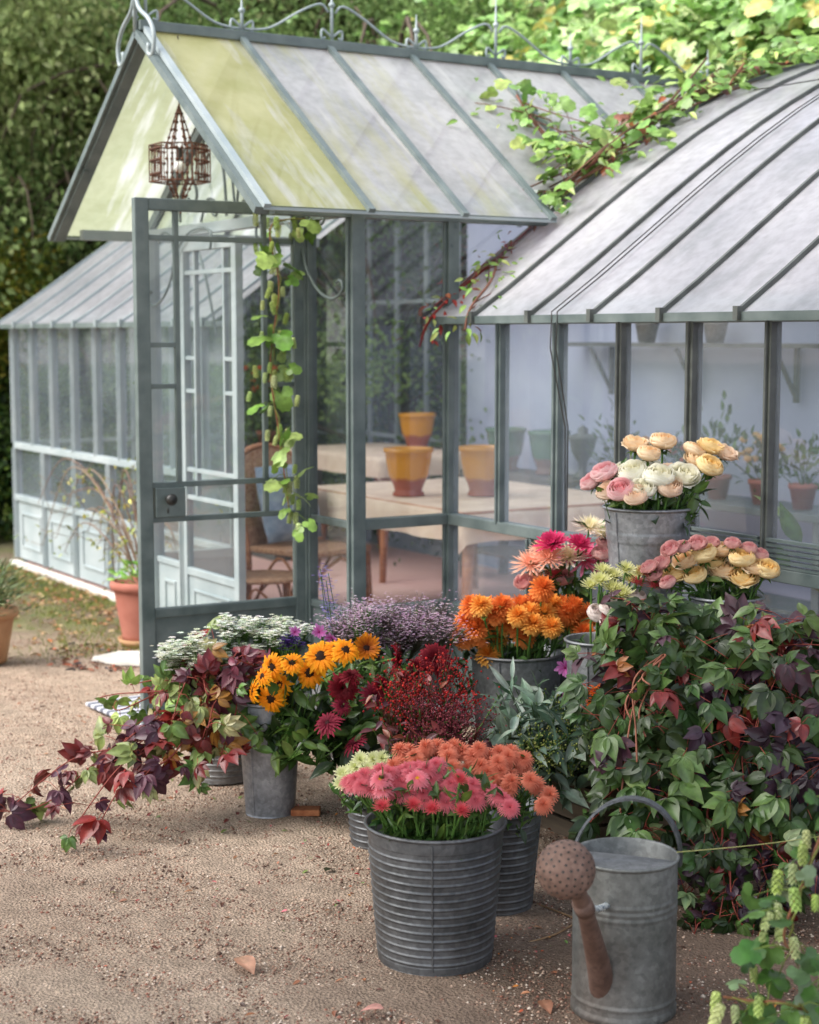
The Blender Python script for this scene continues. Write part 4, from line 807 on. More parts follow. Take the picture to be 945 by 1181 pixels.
# moss / grass blades
n=9000; gx_=rng.uniform(-11.5,-7.9,n); gy_=3.8-np.abs(rng.normal(0,.55,n)); k=(np.sin(gx_*3.1+1)+np.sin(gy_*5+gx_)+rng.normal(0,.6,n))>.0; gx_,gy_=gx_[k],gy_[k]; n=len(gx_)
mb=MB(); bl_=(np.array([(0,-.05,0),(0,.05,0),(1,0,.15)]),[np.array([[0,1,2]])],np.ones((3,3))); D=rng.normal(0,.5,(n,3))+[0,0,1]; mb.inst(bl_,frames(D,rng.normal(0,1,(n,3))),np.stack([gx_,gy_,np.zeros(n)],1),rng.uniform(.02,.055,n),pal([lin(105,125,50),lin(135,145,70),lin(80,100,40),lin(160,155,90)],n)); tag(obj('grass',mb,M['farleaf']),'short moss and thin grass along the foot of the left wing','grass',kind='stuff')
# ------------------------------------------------------------------ buckets
def bucket(label,loc,rt,rb,h,mat,kind,seam=0.):
    t=thing('flower_bucket',label,'bucket',loc,None,seam); m=MB(); pr=[(.001,.01),(rb*.97,.01),(rb,.0)]; nz=220 if kind=='ribbed' else 40
    for i in range(nz+1):
        u=i/nz; r=rb+(rt-rb)*u; z=u*h
        if kind=='ribbed' and .05<u<.90: r+=.0030*max(0,sin(u*2*pi*17*h/.37))**2-.001
        if kind=='plain2' and (abs(u-.73)<.012 or abs(u-.67)<.012): r+=.003
        pr.append((r,z))
    pr+=[(rt+.006,h-.004),(rt+.008,h+.002),(rt+.003,h+.006),(rt-.003,h+.002),(rb-.004,.015),(.001,.016)]
    m.lathe(pr,72); obj('bucket_body',m,M[mat],t,smooth=True)
    s=MB(); s.tube([(rb+.001,0,.01),(rt+.0015,0,h-.01)],.0028,5); obj('seam',s,M[mat],t)
    w=MB(); w.lathe([(.001,h*.86),(rt*.94,h*.86)],40); obj('water',w,M['iron'],t)
    return t
B={}
def mk(key,label,c,*a,**k): B[key]=(np.array(c,float),a[0],a[2]); bucket(label,c,*a,**k)
c=G(502,1101); mk('front',  'large ribbed dark zinc bucket of pink asters at the front',(c[0],c[1],0),.183,.153,.365,'zincdark','ribbed',seam=-.62)
c=G(573,1047); mk('behind','dark ribbed bucket of rust-orange chrysanthemums behind the front one',(c[0],c[1],0),.125,.10,.30,'zincdark','ribbed',seam=1.)
c=G(440,972); mk('small','small ribbed bucket of cream buds behind left of the front one',(c[0],c[1],0),.115,.10,.20,'zincdark','ribbed',seam=1.)
c=G(312,937); mk('tall','tall plain grey tapered bucket standing on the gravel at left',(c[0],c[1],0),.112,.085,.40,'zincblue','plain',seam=-1.15)
c=G(258,895); mk('ribl','ribbed grey bucket hidden behind the tall plain one',(c[0],c[1],0),.13,.12,.30,'zinc','ribbed',seam=1.)
c=G(395,868); mk('mid1','plain zinc bucket of lilac statice in the second row',(c[0],c[1],0),.13,.11,.34,'zinc','plain',seam=1.)
c=G(480,905); mk('berry','plain zinc bucket holding the red berry sprays',(c[0],c[1],0),.12,.10,.28,'zinc','plain',seam=1.)
c=G(625,905); mk('euca','zinc bucket holding the grey-green eucalyptus',(c[0],c[1],0),.11,.09,.26,'zinc','plain',seam=1.)
c=P(596,752,5.90); mk('orange','plain zinc bucket of orange pompon chrysanthemums',(c[0],c[1],0),.163,.13,float(c[2]),'zinc','plain2',seam=-1.)
c=P(690,738,5.42); mk('mid','grey zinc bucket of small cream daisies, in the middle of the display',(c[0],c[1],.22),.105,.085,float(c[2])-.22,'zinc','plain',seam=-1.)
c=P(748,585,5.5); TOPC=c; mk('top','raised smooth zinc bucket of roses, highest of the display',(c[0],c[1],.76),.147,.115,float(c[2])-.76,'zincblue','plain2',seam=-1.5)
c=P(838,688,5.3); mk('yel','blue-grey bucket of yellow roses on a wooden crate',(c[0],c[1],.46),.115,.095,float(c[2])-.46,'zincblue','plain',seam=-1.)
c=P(652,700,6.08); mk('dah','zinc bucket of cactus dahlias at the back of the display',(c[0],c[1],.30),.11,.09,float(c[2])-.30,'zinc','plain',seam=-1.)
def crate(label,cx,cy,w,d,h):
    t=thing('wooden_crate',label,'crate',(cx,cy,0)); 
    for s in (-1,1):
        m=MB()
        for j in range(3): z=.01+j*(h-.02)/3; m.box(-w/2,w/2,s*(d/2-.008)-.007,s*(d/2-.008)+.007,z,z+(h-.02)/3-.012)
        obj('side_slats',m,M['crate'],t)
        m=MB()
        for j in range(3): z=.01+j*(h-.02)/3; m.box(s*(w/2-.008)-.007,s*(w/2-.008)+.007,-d/2+.017,d/2-.017,z,z+(h-.02)/3-.012)
        obj('end_slats',m,M['crate'],t)
    m=MB()
    for sx in (-1,1):
        for sy in (-1,1): m.box(sx*(w/2-.03)-.013,sx*(w/2-.03)+.013,sy*(d/2-.03)-.013,sy*(d/2-.03)+.013,0,h-.012)
    obj('corner_post',m,M['crate'],t); m=MB(); 
    for j in range(4): m.box(-w/2,w/2,-d/2+j*d/4+.003,-d/2+(j+1)*d/4-.003,h-.011,h); 
    obj('lid',m,M['crate'],t)
c=B['mid'][0]; crate('low wooden crate under the cream daisy bucket',c[0],c[1],.26,.26,.22)
c=B['yel'][0]; crate('tall wooden crate under the yellow rose bucket',c[0],c[1],.34,.3,.46)
c=B['dah'][0]; crate('wooden crate under the cactus dahlia bucket',c[0],c[1],.27,.27,.30)
c=B['top'][0]; t=thing('iron_plant_stand','black iron stand carrying the raised rose bucket','stand',(c[0],c[1],0)); m=MB(); m.lathe([(.001,.748),(.15,.748),(.155,.754),(.15,.76),(.001,.76)],30); obj('stand_top',m,M['iron'],t)
for i in range(4): l=MB(); a=i*pi/2+.5; l.tube(smoothpath([(.12*cos(a),.12*sin(a),.75),(.09*cos(a),.09*sin(a),.4),(.16*cos(a),.16*sin(a),0)],12),.008,6); obj('leg',l,M['iron'],t)
# ------------------------------------------------------------------ blooms
def petal_grid(w,l,nu=5,nv=5): pass
def rose_mesh(cin,cout,seed,openn=1.):
    r=np.random.default_rng(seed); openn*=(.25,.85)[seed%2]; m=MB(); layers=[(3,.12,0.,.82),(4,.26,0.,.86),(5,.40,.03,.88),(5,.54,.08,.88),(5,.66,.20,.86),(5,.76,.42,.80),(4,.80,.8,.66)]; NLy=len(layers)-1
    for li,(np_,r0,cu_,H) in enumerate(layers):
        for j in range(np_):
            ph=2*pi*j/np_+li*.9+r.uniform(-.2,.2); hw=2*pi/np_*.66; H_=H*r.uniform(.93,1.07); nu,nv=7,8; V=[];C=[]; tw=r.uniform(-.06,.06)
            for a in range(nu):
                u=-1+2*a/(nu-1)
                for b in range(nv):
                    v=b/(nv-1); an=ph+u*hw*(.35+.75*sin(pi*min(1,v*.62+.12)))
                    rad=r0*(.22+.82*sin(pi/2*v**.65))+cu_*openn*.26*v**3.5+tw*v*u+.045*v*v*abs(u)
                    rad*=1-(.25 if li<3 else .20*(1.3-min(1.3,openn)))*v**3
                    z=H_*v**.85*(1-.16*u*u*v)-cu_*openn*.20*v**5+.03*sin(4*u+li*2+j)*v
                    V.append((rad*cos(an),rad*sin(an),z)); k=min(1,(li/NLy)*.85+.3*v**3); C.append([cin[q]*(1-k)+cout[q]*k for q in range(3)])
            F_=[[a*nv+b,(a+1)*nv+b,(a+1)*nv+b+1,a*nv+b+1] for a in range(nu-1) for b in range(nv-1)]
            m.add(np.array(V),[np.array(F_)],np.array(C))
    m.lathe([(.001,-.12),(.1,-.08),(.14,0),(.09,.08)],10,col=lin(85,115,55))
    for j in range(5):
        lf=ovate(.3,4,.1,.3); a=j*2*pi/5; m.add(xf(lf[0],Rz(a)@Ry(R(-5)),np.array([.08*cos(a),.08*sin(a),-.03]),.55),lf[1],lf[2]*np.array(lin(85,115,55)))
    V,Fs,C=m.tpl(); mm=MB(); mm.add(V-[0,0,.35],Fs,C); return mm.mesh('bloom',M['petal'],True)
def ray_mesh(n,cin,cout,l0=.35,l1=1.,tilt0=85,tilt1=-35,wid=.17,curl=.15,centre=None,crad=.12,seed=0,tip=.6,pw=.75,cup=.1):
    """many ray petals: fibonacci spiral from the centre (upright) to the rim (tilt1 degrees)"""
    r=np.random.default_rng(seed); m=MB()
    for i in range(n):
        t=(i+.5)/n; a=i*2.39996; el=R(tilt0+(tilt1-tilt0)*t**pw+r.uniform(-6,6)); l=l0+(l1-l0)*t**.6; l*=r.uniform(.84,1.1); w=wid*(.5+.5*t)
        V=[];C=[]
        for v,wf in ((0,.35),(.35,.85),(.7,1.),(.92,tip),(1.,.12)):
            e=el-curl*v*v*1.5 if tilt1<0 else el+curl*v*v
            base=.04+.1*t; x=base+cos(e)*l*v; z=sin(e)*l*v
            for s in (-1,0,1): V.append((x-abs(s)*0,s*w*wf*.5,z+abs(s)*w*cup*wf)); kk=t*.6+.4*v; C.append([cin[q]*(1-kk)+cout[q]*kk for q in range(3)])
        F_=[[b*3+s,b*3+s+1,b*3+s+4,b*3+s+3] for b in range(4) for s in (0,1)]
        m.add(np.array(V)@Rz(a).T,[np.array(F_)],np.array(C))
    if centre: 
        m.lathe([(crad,-.03),(crad,.05),(crad*.8,.10),(crad*.4,.125),(.001,.13)],14,col=centre)
        k=60; T=[]; 
        for i in range(k): rr_=crad*math.sqrt(i/k); a=i*2.4; T.append((rr_*cos(a),rr_*sin(a),.12-.05*(rr_/crad)**2))
        m.inst(tp.tpl(),rots(k),np.array(T),np.full(k,.016),np.clip(np.tile(np.array(centre)*1.3,(k,1)),0,1))
    m.lathe([(.001,-.15),(.12,-.12),(.16,-.03),(.1,.02)],10,col=lin(80,110,50))
    return m.mesh('bloom',M['petal'],True)
def mats(seedbase,n,fn): return [fn(seedbase+i) for i in range(n)]
BM={}
BM['peach']=mats(0,2,lambda s:rose_mesh(lin(243,196,130),lin(250,231,202),s)); BM['pinkrose']=mats(10,2,lambda s:rose_mesh(lin(232,140,145),lin(246,214,214),s)); BM['white']=mats(20,2,lambda s:rose_mesh(lin(238,232,200),lin(245,243,232),s)); BM['yellow']=mats(30,2,lambda s:rose_mesh(lin(246,200,100),lin(252,234,188),s)); BM['blush']=mats(40,2,lambda s:rose_mesh(lin(240,205,170),lin(246,225,205),s)); BM['spray']=mats(44,2,lambda s:rose_mesh(lin(215,135,140),lin(236,192,186),s,.7)); BM['lisi']=mats(46,1,lambda s:rose_mesh(lin(225,205,200),lin(240,228,222),s,.25))
BM['orange']=mats(50,2,lambda s:ray_mesh(190,lin(228,110,40),lin(245,162,88),.74,.88,90,-75,.20,.1,seed=s,pw=1.,tip=.8)); BM['amber']=mats(54,1,lambda s:ray_mesh(170,lin(235,145,40),lin(250,195,105),.74,.88,90,-75,.20,.1,seed=s,pw=1.,tip=.8)); BM['rust']=mats(60,2,lambda s:ray_mesh(130,lin(208,108,78),lin(236,156,130),.5,.95,90,-50,.13,.25,seed=s,pw=1.))
BM['aster']=mats(70,2,lambda s:ray_mesh(120,lin(212,88,102),lin(234,142,152),.25,1.,82,-12,.10,.25,seed=s)); BM['astereye']=mats(72,1,lambda s:ray_mesh(100,lin(235,125,140),lin(243,160,170),.55,1.,60,-8,.14,.2,centre=lin(225,170,30),crad=.26,seed=s)); BM['asterred']=mats(75,1,lambda s:ray_mesh(110,lin(205,60,75),lin(232,115,120),.25,1.,82,0,.11,.25,seed=s))
BM['cream']=mats(80,2,lambda s:ray_mesh(70,lin(205,205,110),lin(238,235,190),.3,1.,75,8,.17,.2,centre=lin(190,190,60),crad=.2,seed=s)); BM['creambud']=mats(84,1,lambda s:ray_mesh(60,lin(215,220,150),lin(236,236,195),.4,.9,90,20,.22,-.1,seed=s))
BM['sun']=mats(90,3,lambda s:ray_mesh(38,lin(235,130,15),lin(250,182,35),.85,1.1,34,-8,.30,.25,centre=lin(50,28,14),crad=.38,seed=s,tip=.55)); BM['sunred']=mats(95,1,lambda s:ray_mesh(44,lin(110,25,15),lin(240,150,30),.8,1.,40,5,.24,.1,centre=lin(45,20,14),crad=.3,seed=s))
BM['dark']=mats(100,2,lambda s:ray_mesh(90,lin(60,8,15),lin(135,22,40),.35,1.,85,-5,.2,.2,seed=s)); BM['wine']=mats(104,1,lambda s:ray_mesh(60,lin(90,15,35),lin(165,50,75),.5,1.,50,-5,.17,.2,centre=lin(60,20,25),crad=.2,seed=s))
BM['cactus_peach']=mats(110,2,lambda s:ray_mesh(95,lin(240,150,115),lin(250,208,185),.4,1.1,85,-15,.12,-.1,seed=s,tip=.4)); BM['cactus_pink']=mats(114,1,lambda s:ray_mesh(95,lin(225,60,110),lin(245,155,190),.4,1.1,85,-20,.14,-.1,seed=s,tip=.4)); BM['magenta']=mats(116,1,lambda s:ray_mesh(90,lin(185,35,85),lin(225,70,125),.35,1.,85,0,.2,.1,seed=s)); BM['cactus_white']=mats(118,1,lambda s:ray_mesh(80,lin(235,225,160),lin(248,235,225),.4,1.1,80,-10,.13,-.1,seed=s,tip=.4))
BM['lilac']=mats(120,1,lambda s:ray_mesh(16,lin(180,60,140),lin(205,140,200),.8,1.,30,10,.4,.1,centre=lin(150,40,100),crad=.14,seed=s))
stemcol=lin(80,115,50)
NM={'peach':('garden_rose','peach garden rose'),'pinkrose':('garden_rose','pink garden rose'),'white':('garden_rose','white garden rose'),'yellow':('garden_rose','golden yellow garden rose'),'blush':('garden_rose','cream blush garden rose'),'spray':('spray_rose','small dusty pink spray rose'),'lisi':('lisianthus','pale closed lisianthus bloom'),
'orange':('pompon_chrysanthemum','orange pompon chrysanthemum'),'amber':('pompon_chrysanthemum','amber yellow pompon chrysanthemum'),'rust':('chrysanthemum','rust orange chrysanthemum'),'aster':('china_aster','pink china aster'),'astereye':('china_aster','pink china aster with a yellow eye'),'asterred':('china_aster','deep coral red china aster'),'cream':('chrysanthemum','cream daisy chrysanthemum'),'creambud':('chrysanthemum','pale cream budded chrysanthemum'),'sun':('sunflower','golden sunflower'),'sunred':('sunflower','sunflower with a dark red ring'),'dark':('dahlia','dark burgundy dahlia'),'wine':('dahlia','wine pink open dahlia'),'cactus_peach':('cactus_dahlia','peach spiky cactus dahlia'),'cactus_pink':('cactus_dahlia','large bright pink cactus dahlia'),'magenta':('dahlia','magenta dahlia'),'cactus_white':('cactus_dahlia','creamy white cactus dahlia'),'lilac':('cosmos','lilac pink open flower')}
BK={'front':'the large front bucket','behind':'the dark bucket behind the front one','small':'the small ribbed bucket','tall':'the tall grey bucket','mid1':'the second row','berry':'the red berry bunch','orange':'the orange bouquet','mid':'the middle bucket','top':'the raised bucket','yel':'the bucket on the crate','dah':'the dahlia bunch','ribl':'the back left bucket'}
REG=[]
def bloom(kind,bk,px,py,D,diam,nrm=None,out=.8,leaves=2,stemto=None):
    pos=P(px,py,D); c,rt,h=B[bk]; base=np.array([c[0],c[1],c[2]+h*.35]); 
    rel=pos-(c+np.array([0,0,h*.6]))
    if nrm is None: nrm=rel/np.linalg.norm(rel)*out+np.array([0,0,.55])+(CAM-pos)/np.linalg.norm(CAM-pos)*.45
    nrm=np.array(nrm)+rng.normal(0,.12,3); nrm/=np.linalg.norm(nrm); me=random.choice(BM[kind]); nm,lb=NM[kind]
    inr=c+np.array([(pos[0]-c[0]),(pos[1]-c[1]),0])*min(1,rt*.75/max(.01,np.linalg.norm((pos-c)[:2]))); rim=np.array([inr[0],inr[1],c[2]+h])
    t=thing(nm,lb,'flower',base); loc=pos-base
    o=obj('bloom',me,M['petal'],t,loc=loc,rot=quat_z(nrm,rng.uniform(0,6))); s=diam/2/1.0*(1.05 if kind in('orange','amber','rust') else 1.); 
    if kind in('peach','pinkrose','white','yellow','blush','spray','lisi'): s=diam/2/.81
    o.scale=(s,s,s*rng.uniform(.9,1.05))
    st=MB(); pth=smoothpath([np.zeros(3),rim-base,(rim-base)*.35+loc*.65-nrm*.02,loc-nrm*s*.12],14); st.tube(pth,.0028 if diam<.07 else .0038,5,col=stemcol); obj('stem',st,M['stem'],t,smooth=True)
    if leaves:
        mb=MB(); k=rng.integers(7,14,leaves); T=pth[k]; Dn=rng.normal(0,1,(leaves,3))+nrm*.4+rel*1.5; mb.inst(LEAF,frames(Dn,rng.normal(0,.3,(leaves,3))+[0,0,1]),T,rng.uniform(.5,.9,leaves)*max(.045,diam*.85),pal([lin(60,95,45),lin(80,115,55),lin(50,80,42)],leaves)); obj('leaves',mb,M['leaf'],t,smooth=True)
    REG.append((t,kind,bk,px)); return t
# raised roses
for k,px,py,d,dm in [('peach',733,514,5.55,30),('peach',765,511,5.5,34),('peach',748,525,5.45,30),('pinkrose',698,547,5.45,36),('pinkrose',683,557,5.5,30),('pinkrose',717,567,5.36,36),('white',730,546,5.42,38),('white',760,552,5.38,42),('white',742,565,5.35,34),('white',788,550,5.4,36),('white',716,545,5.5,30),('blush',702,568,5.4,30),('blush',733,573,5.33,32),('blush',772,563,5.36,34),('peach',800,521,5.5,30),('yellow',820,517,5.5,32),('blush',836,524,5.5,30),('yellow',818,539,5.42,36),('peach',803,534,5.48,30),('white',748,540,5.6,32),('blush',775,545,5.6,32)]: bloom(k,'top',px,py,d,dm/F*d,leaves=3,out=1.1)
for k,px,py,dm in [('yellow',813,641,34),('peach',835,636,32),('yellow',856,646,34),('peach',834,660,32),('yellow',857,668,34),('yellow',884,658,34),('yellow',780,664,32),('yellow',803,665,30),('peach',792,648,30),('yellow',822,650,32),('peach',870,655,30),('spray',774,634,24),('spray',764,651,24),('spray',788,632,22),('spray',805,628,24),('spray',820,628,22),('spray',876,641,24),('spray',864,634,22),('spray',750,655,22),('spray',771,673,22),('spray',756,664,20),('spray',845,628,20)]: d=5.3-rng.uniform(0,.1); bloom(k,'yel',px,py,d,dm/F*d,leaves=3,out=1.1)
for k,px,py,dm in [('cream',692,670,22),('cream',706,665,22),('cream',727,669,22),('cream',706,679,22),('cream',717,686,24),('cream',682,676,20),('cream',738,662,20),('cream',695,658,18),('cream',722,657,18),('lisi',703,703,20),('lisi',720,703,24),('lisi',704,719,20),('lisi',690,709,22),('lisi',735,690,18),('asterred',745,661,18),('asterred',754,676,18),('asterred',735,672,16)]: d=5.33-rng.uniform(0,.08); bloom(k,'mid',px,py,d,dm*1.35/F*d,leaves=3,out=1.1)
for k,px,py,dm in [('cactus_peach',612,650,36),('cactus_peach',633,643,34),('cactus_white',656,643,38),('cactus_pink',674,645,48),('magenta',637,627,32),('cactus_white',680,608,32),('cactus_white',694,616,28),('spray',604,672,18),('cactus_peach',618,668,24),('spray',650,667,20),('asterred',640,662,18),('spray',693,640,20),('spray',698,628,18),('magenta',668,628,26),('cactus_peach',625,632,24)]: d=5.98-rng.uniform(0,.08); bloom(k,'dah',px,py,d,dm*1.25/F*d,leaves=3,out=1.1)
oc=[(150,400),(215,408),(268,402),(130,462),(190,455),(215,492),(272,470),(118,520),(185,515),(222,560),(215,592),(340,400),(355,512),(395,465),(400,385),(460,400),(520,430),(548,462),(610,435),(585,510),(500,402),(430,432),(300,445),(545,405),(245,430),(375,430),(160,430),(165,490),(250,520),(330,480)]
for x,y in oc: d=5.9-rng.uniform(0,.14); bloom('orange' if rng.random()<.75 else 'amber','orange',500+x*.2963,580+y*.2963,d,34/F*d,leaves=2)
for x,y in [(330,440),(460,482),(385,470),(185,400)]: bloom('amber','orange',500+x*.2963,580+y*.2963,5.72,31/F*5.7)
bloom('orange','orange',626,678,5.75,34/F*5.75,leaves=0)
for x,y in [(100,300),(140,312),(150,275),(195,292),(180,325),(235,267),(270,300),(275,268),(360,257),(330,252),(400,268),(425,300),(440,345),(350,338),(505,320),(560,335),(600,345),(635,372),(645,388),(300,255),(205,260),(120,290),(375,290),(460,285),(245,320),(570,352),(395,240),(520,340),(165,300),(250,285),(310,275),(345,300),(385,310),(445,305),(520,310),(540,345),(585,330),(620,355),(290,335),(405,330),(225,300),(120,315),(260,345),(350,365),(430,370),(530,365)]:
    d=4.33+(270-y)*.0006-rng.uniform(0,.04); bloom('aster','front',370+x*.3386,800+y*.3386,d,29/F*d,out=.35,leaves=4)
for x,y in [(215,327),(330,290),(205,292)]: bloom('astereye','front',370+x*.3386,800+y*.3386,4.24,29/F*4.25,out=.35,leaves=4)
for x,y in [(210,385),(315,380),(380,392),(475,295),(480,400)]: bloom('asterred','front',370+x*.3386,800+y*.3386,4.17,23/F*4.2,out=.6,leaves=4)
for x,y in [(270,192),(320,215),(300,195),(360,182),(430,195),(437,215),(480,195),(540,190),(520,215),(575,215),(580,240),(605,235),(640,215),(690,222),(650,198),(610,200),(450,252),(500,262),(545,245),(590,290),(650,300),(640,325),(735,310),(780,345),(760,380),(270,240),(290,232),(250,248),(640,275),(400,215),(350,205),(330,235),(610,265),(690,245),(395,180),(455,180),(715,295),(570,270)]:
    d=4.62-(y-180)*.0012-rng.uniform(0,.08)+(.12 if x<420 else 0); bloom('rust','behind' ,370+x*.3386,800+y*.3386,d,27/F*d,leaves=2)
for x,y in [(75,275),(95,268),(120,250),(150,240),(180,225),(210,222),(85,297),(160,262),(135,225),(70,310),(190,245)]: bloom('creambud','small',370+x*.3386,800+y*.3386,5.1-rng.uniform(0,.15),22/F*5.1,leaves=2)
CN=(CAM-P(360,780,5.6)); CN/=np.linalg.norm(CN)
for px,py,dm,nr in [(370,757,40,(0,0,.35)),(357,776,34,(-.05,0,.1)),(314,770,32,(-.4,-.4,.2)),(337,765,26,(0,0,.5)),(292,797,28,(-.9,-.5,0)),(313,806,34,(-.3,-.2,-.25)),(399,750,32,(.2,.1,1.0)),(323,790,28,(-.5,-.5,.2)),(303,780,24,(-.7,-.5,.3)),(388,748,28,(0,0,1.))]:
    d=5.45+rng.uniform(-.06,.08); bloom('sun','tall',px,py,d,dm*1.0/F*d,nrm=CN+np.array(nr),leaves=2)
bloom('sunred','tall',423,748,5.55,34/F*5.55,nrm=CN+np.array([.1,0,.5]))
for k,px,py,dm in [('dark',457,760,38),('dark',502,760,40),('dark',396,793,36),('dark',465,784,26),('wine',432,803,34),('wine',378,834,36),('wine',409,858,34),('dark',405,780,26),('dark',440,790,22),('dark',480,770,26),('wine',395,815,24)]: d=5.45-rng.uniform(0,.1); bloom(k,'mid1' ,px,py,d,dm/F*d,nrm=CN*.8+rng.normal(0,.4,3)+[0,0,.3],leaves=3)
for px,py,dm in [(368,729,18),(383,736,18),(340,729,14),(520,890,10),(662,790,20),(652,770,22),(655,805,18),(664,758,18)]: d=5.6; bloom('lilac','mid1' if px<500 else 'dah',px,py,5.55,dm/F*d,nrm=CN+rng.normal(0,.3,3),leaves=1)
ORD='first second third fourth fifth sixth seventh eighth ninth tenth eleventh twelfth thirteenth fourteenth'.split()
from collections import defaultdict
grp=defaultdict(list)
for r in REG: grp[(r[1],r[2])].append(r)
for (k,b),L_ in grp.items():
    L_.sort(key=lambda r:r[3]); lb=NM[k][1]; pl=BK[b]
    for i,r in enumerate(L_):
        if len(L_)==1: r[0]['label']=f'{lb} in {pl}'
        elif len(L_)<=12: r[0]['label']=f'{ORD[i]} {lb} from left in {pl}' if i<len(L_)-1 else f'rightmost {lb} in {pl}'
        else: r[0]['label']=f'one {lb} among the dense heads in {pl}'
        if len(L_)>1: r[0]['group']=f'{lb}s in {pl}'
# ------------------------------------------------------------------ filler foliage cuttings in the buckets
def bunch(name,label,cat,bk,centerpx,D,rad,nst,build,group=None):
    c,rt,h=B[bk]; base=np.array([c[0],c[1],c[2]+h*.3]); t=thing(name,label,cat,base,group); st=MB(); lf=MB(); ex=MB(); cen=P(*centerpx,D)
    for i in range(nst):
        a=rng.uniform(0,2*pi); rr_=rng.random()**.5; e=cen+RT*rad[0]*rr_*cos(a)+FG*rad[2]*rng.uniform(-1,1)+np.array([0,0,rad[1]*rr_*sin(a)]); loc=e-base
        inr=np.array([cos(a),sin(a),0])*rt*.6; pth=smoothpath([np.zeros(3),inr+[0,0,h*.65],loc*.6+inr*.4,loc],18); st.tube(pth,np.linspace(.003,.0015,18),4,col=stemcol); build(pth,lf,ex,st)
    obj('stem',st,M['stem'],t,smooth=True)
    if lf.n: obj('foliage',lf,M['leaf'],t,smooth=True)
    if ex.n: tag(obj('flower_heads' if cat!='berries' else 'berries',ex,M['petal'],t,smooth=True),kind='stuff')
    return t
def b_leaf(cols,ls,nl,tpls=(LEAF,),lo=7):
    def f(pth,lf,ex,st):
        k=rng.integers(lo,18,nl); Dn=rng.normal(0,.8,(nl,3))+(pth[-1]-pth[-3])/np.linalg.norm(pth[-1]-pth[-3])*.6; tt=tpls[rng.integers(0,len(tpls))]
        lf.inst(tt,frames(Dn,rng.normal(0,.4,(nl,3))+[.2,-.3,.8]),pth[k],rng.uniform(.6,1.2,nl)*ls,pal(cols,nl))
    return f
BALL=MB(); BALL.lathe([(.001,-1),(.7,-.7),(1,0),(.7,.7),(.001,1)],8); BALL=BALL.tpl()
def b_cloud(cols,n,spread,sz,leafcols=None,ls=.03,stc=None,tpl=None,nl=6):
    def f(pth,lf,ex,st):
        T=pth[-1]+rng.normal(0,1,(n,3))*spread; ex.inst(tpl or BALL,rots(n),T,rng.uniform(.7,1.2,n)*sz,pal(cols,n))
        for q in T[::3]: st.tube([pth[-5],(pth[-3]+q)/2,q],.0009,3,col=stc or stemcol)
        if leafcols: k=rng.integers(7,18,nl); lf.inst(LEAF,frames(rng.normal(0,1,(nl,3)),rng.normal(0,.5,(nl,3))+[0,0,1]),pth[k],rng.uniform(.6,1.2,nl)*ls,pal(leafcols,nl))
    return f
STAR=MB()
for a in range(5): STAR.add(np.array([(0,0,0),(.6,.3,.25),(1.1,0,.15),(.6,-.3,.25)])@Rz(a*2*pi/5).T,[[[0,1,2],[0,2,3]]],(1,1,1))
STAR=STAR.tpl()
dg=[lin(55,85,40),lin(75,110,50),lin(45,65,35),lin(95,125,60)]; eg=[lin(110,135,120),lin(85,112,95),lin(135,155,140),lin(70,95,75)]
wc=[lin(235,238,225),lin(215,222,195),lin(242,242,238)]
bunch('white_umbels','loose bunch of white lacy umbels in front of the open door','flowers','ribl',(295,732),5.7,(.20,.055,.06),34,b_cloud(wc,55,(.017,.017,.008),.0088,dg,.05,tpl=STAR))
bunch('white_phlox','bunch of white phlox at the left among purple leaves','flowers','ribl',(225,752),5.62,(.11,.06,.05),22,b_cloud(wc,40,(.018,.018,.010),.0115,dg,.05,tpl=STAR))
sl=[lin(228,190,220),lin(240,212,230),lin(214,170,208),lin(246,226,238)]
bunch('lilac_statice','airy cloud of lilac statice before the porch corner','flowers','mid1',(455,722),5.8,(.24,.075,.10),44,b_cloud(sl,70,(.03,.03,.024),.0048,[lin(100,125,80),lin(120,140,100)],.03,lin(110,95,90),tpl=STAR))
bunch('lilac_statice','small bunch of lilac statice left of the statice cloud','flowers','mid1',(415,712),5.7,(.07,.05,.05),12,b_cloud(sl,60,(.022,.022,.02),.0045,dg,.03,tpl=STAR))
def b_spike(pth,lf,ex,st):
    n=60; k=rng.uniform(0,1,n); v=pth[-1]-pth[-6]; T=pth[-6]+v[None]*k[:,None]+rng.normal(0,.010,(n,3)); ex.inst(STAR,rots(n),T,rng.uniform(.7,1.2,n)*.007,pal([lin(140,130,190),lin(170,160,205),lin(120,100,170)],n))
bunch('veronica_spike','tall pale violet flower spikes rising before the narrow pane','flowers','mid1',(374,668),5.7,(.022,.05,.03),4,b_spike)
bunch('purple_delphinium','dark purple delphinium heads between umbels and sunflowers','flowers','tall',(338,746),5.5,(.03,.02,.03),6,b_cloud([lin(60,40,100),lin(85,60,130),lin(50,30,80)],34,(.014,.014,.012),.008,tpl=STAR))
rb=[lin(170,40,40),lin(195,60,55),lin(135,30,35)]
bunch('berry_sprays','airy sprays of bright red berries above the front bucket','berries','berry',(490,800),5.2,(.16,.10,.10),26,b_cloud(rb,36,(.032,.032,.03),.0037,None,.03,lin(120,60,55)))
bunch('berry_sprays','reddish smoke of tiny wine berries behind the rust chrysanthemums','berries','berry',(510,835),5.0,(.15,.07,.08),20,b_cloud([lin(135,60,70),lin(165,85,95),lin(110,40,55)],44,(.035,.035,.03),.0028,None,.03,lin(110,55,60)))
pc=[lin(95,45,50),lin(120,60,60),lin(75,40,50),lin(130,75,55)]
bunch('smoke_bush','wine red smoke bush leaves among the berry sprays','foliage','berry',(500,845),4.98,(.19,.05,.06),18,b_leaf(pc,.055,5))
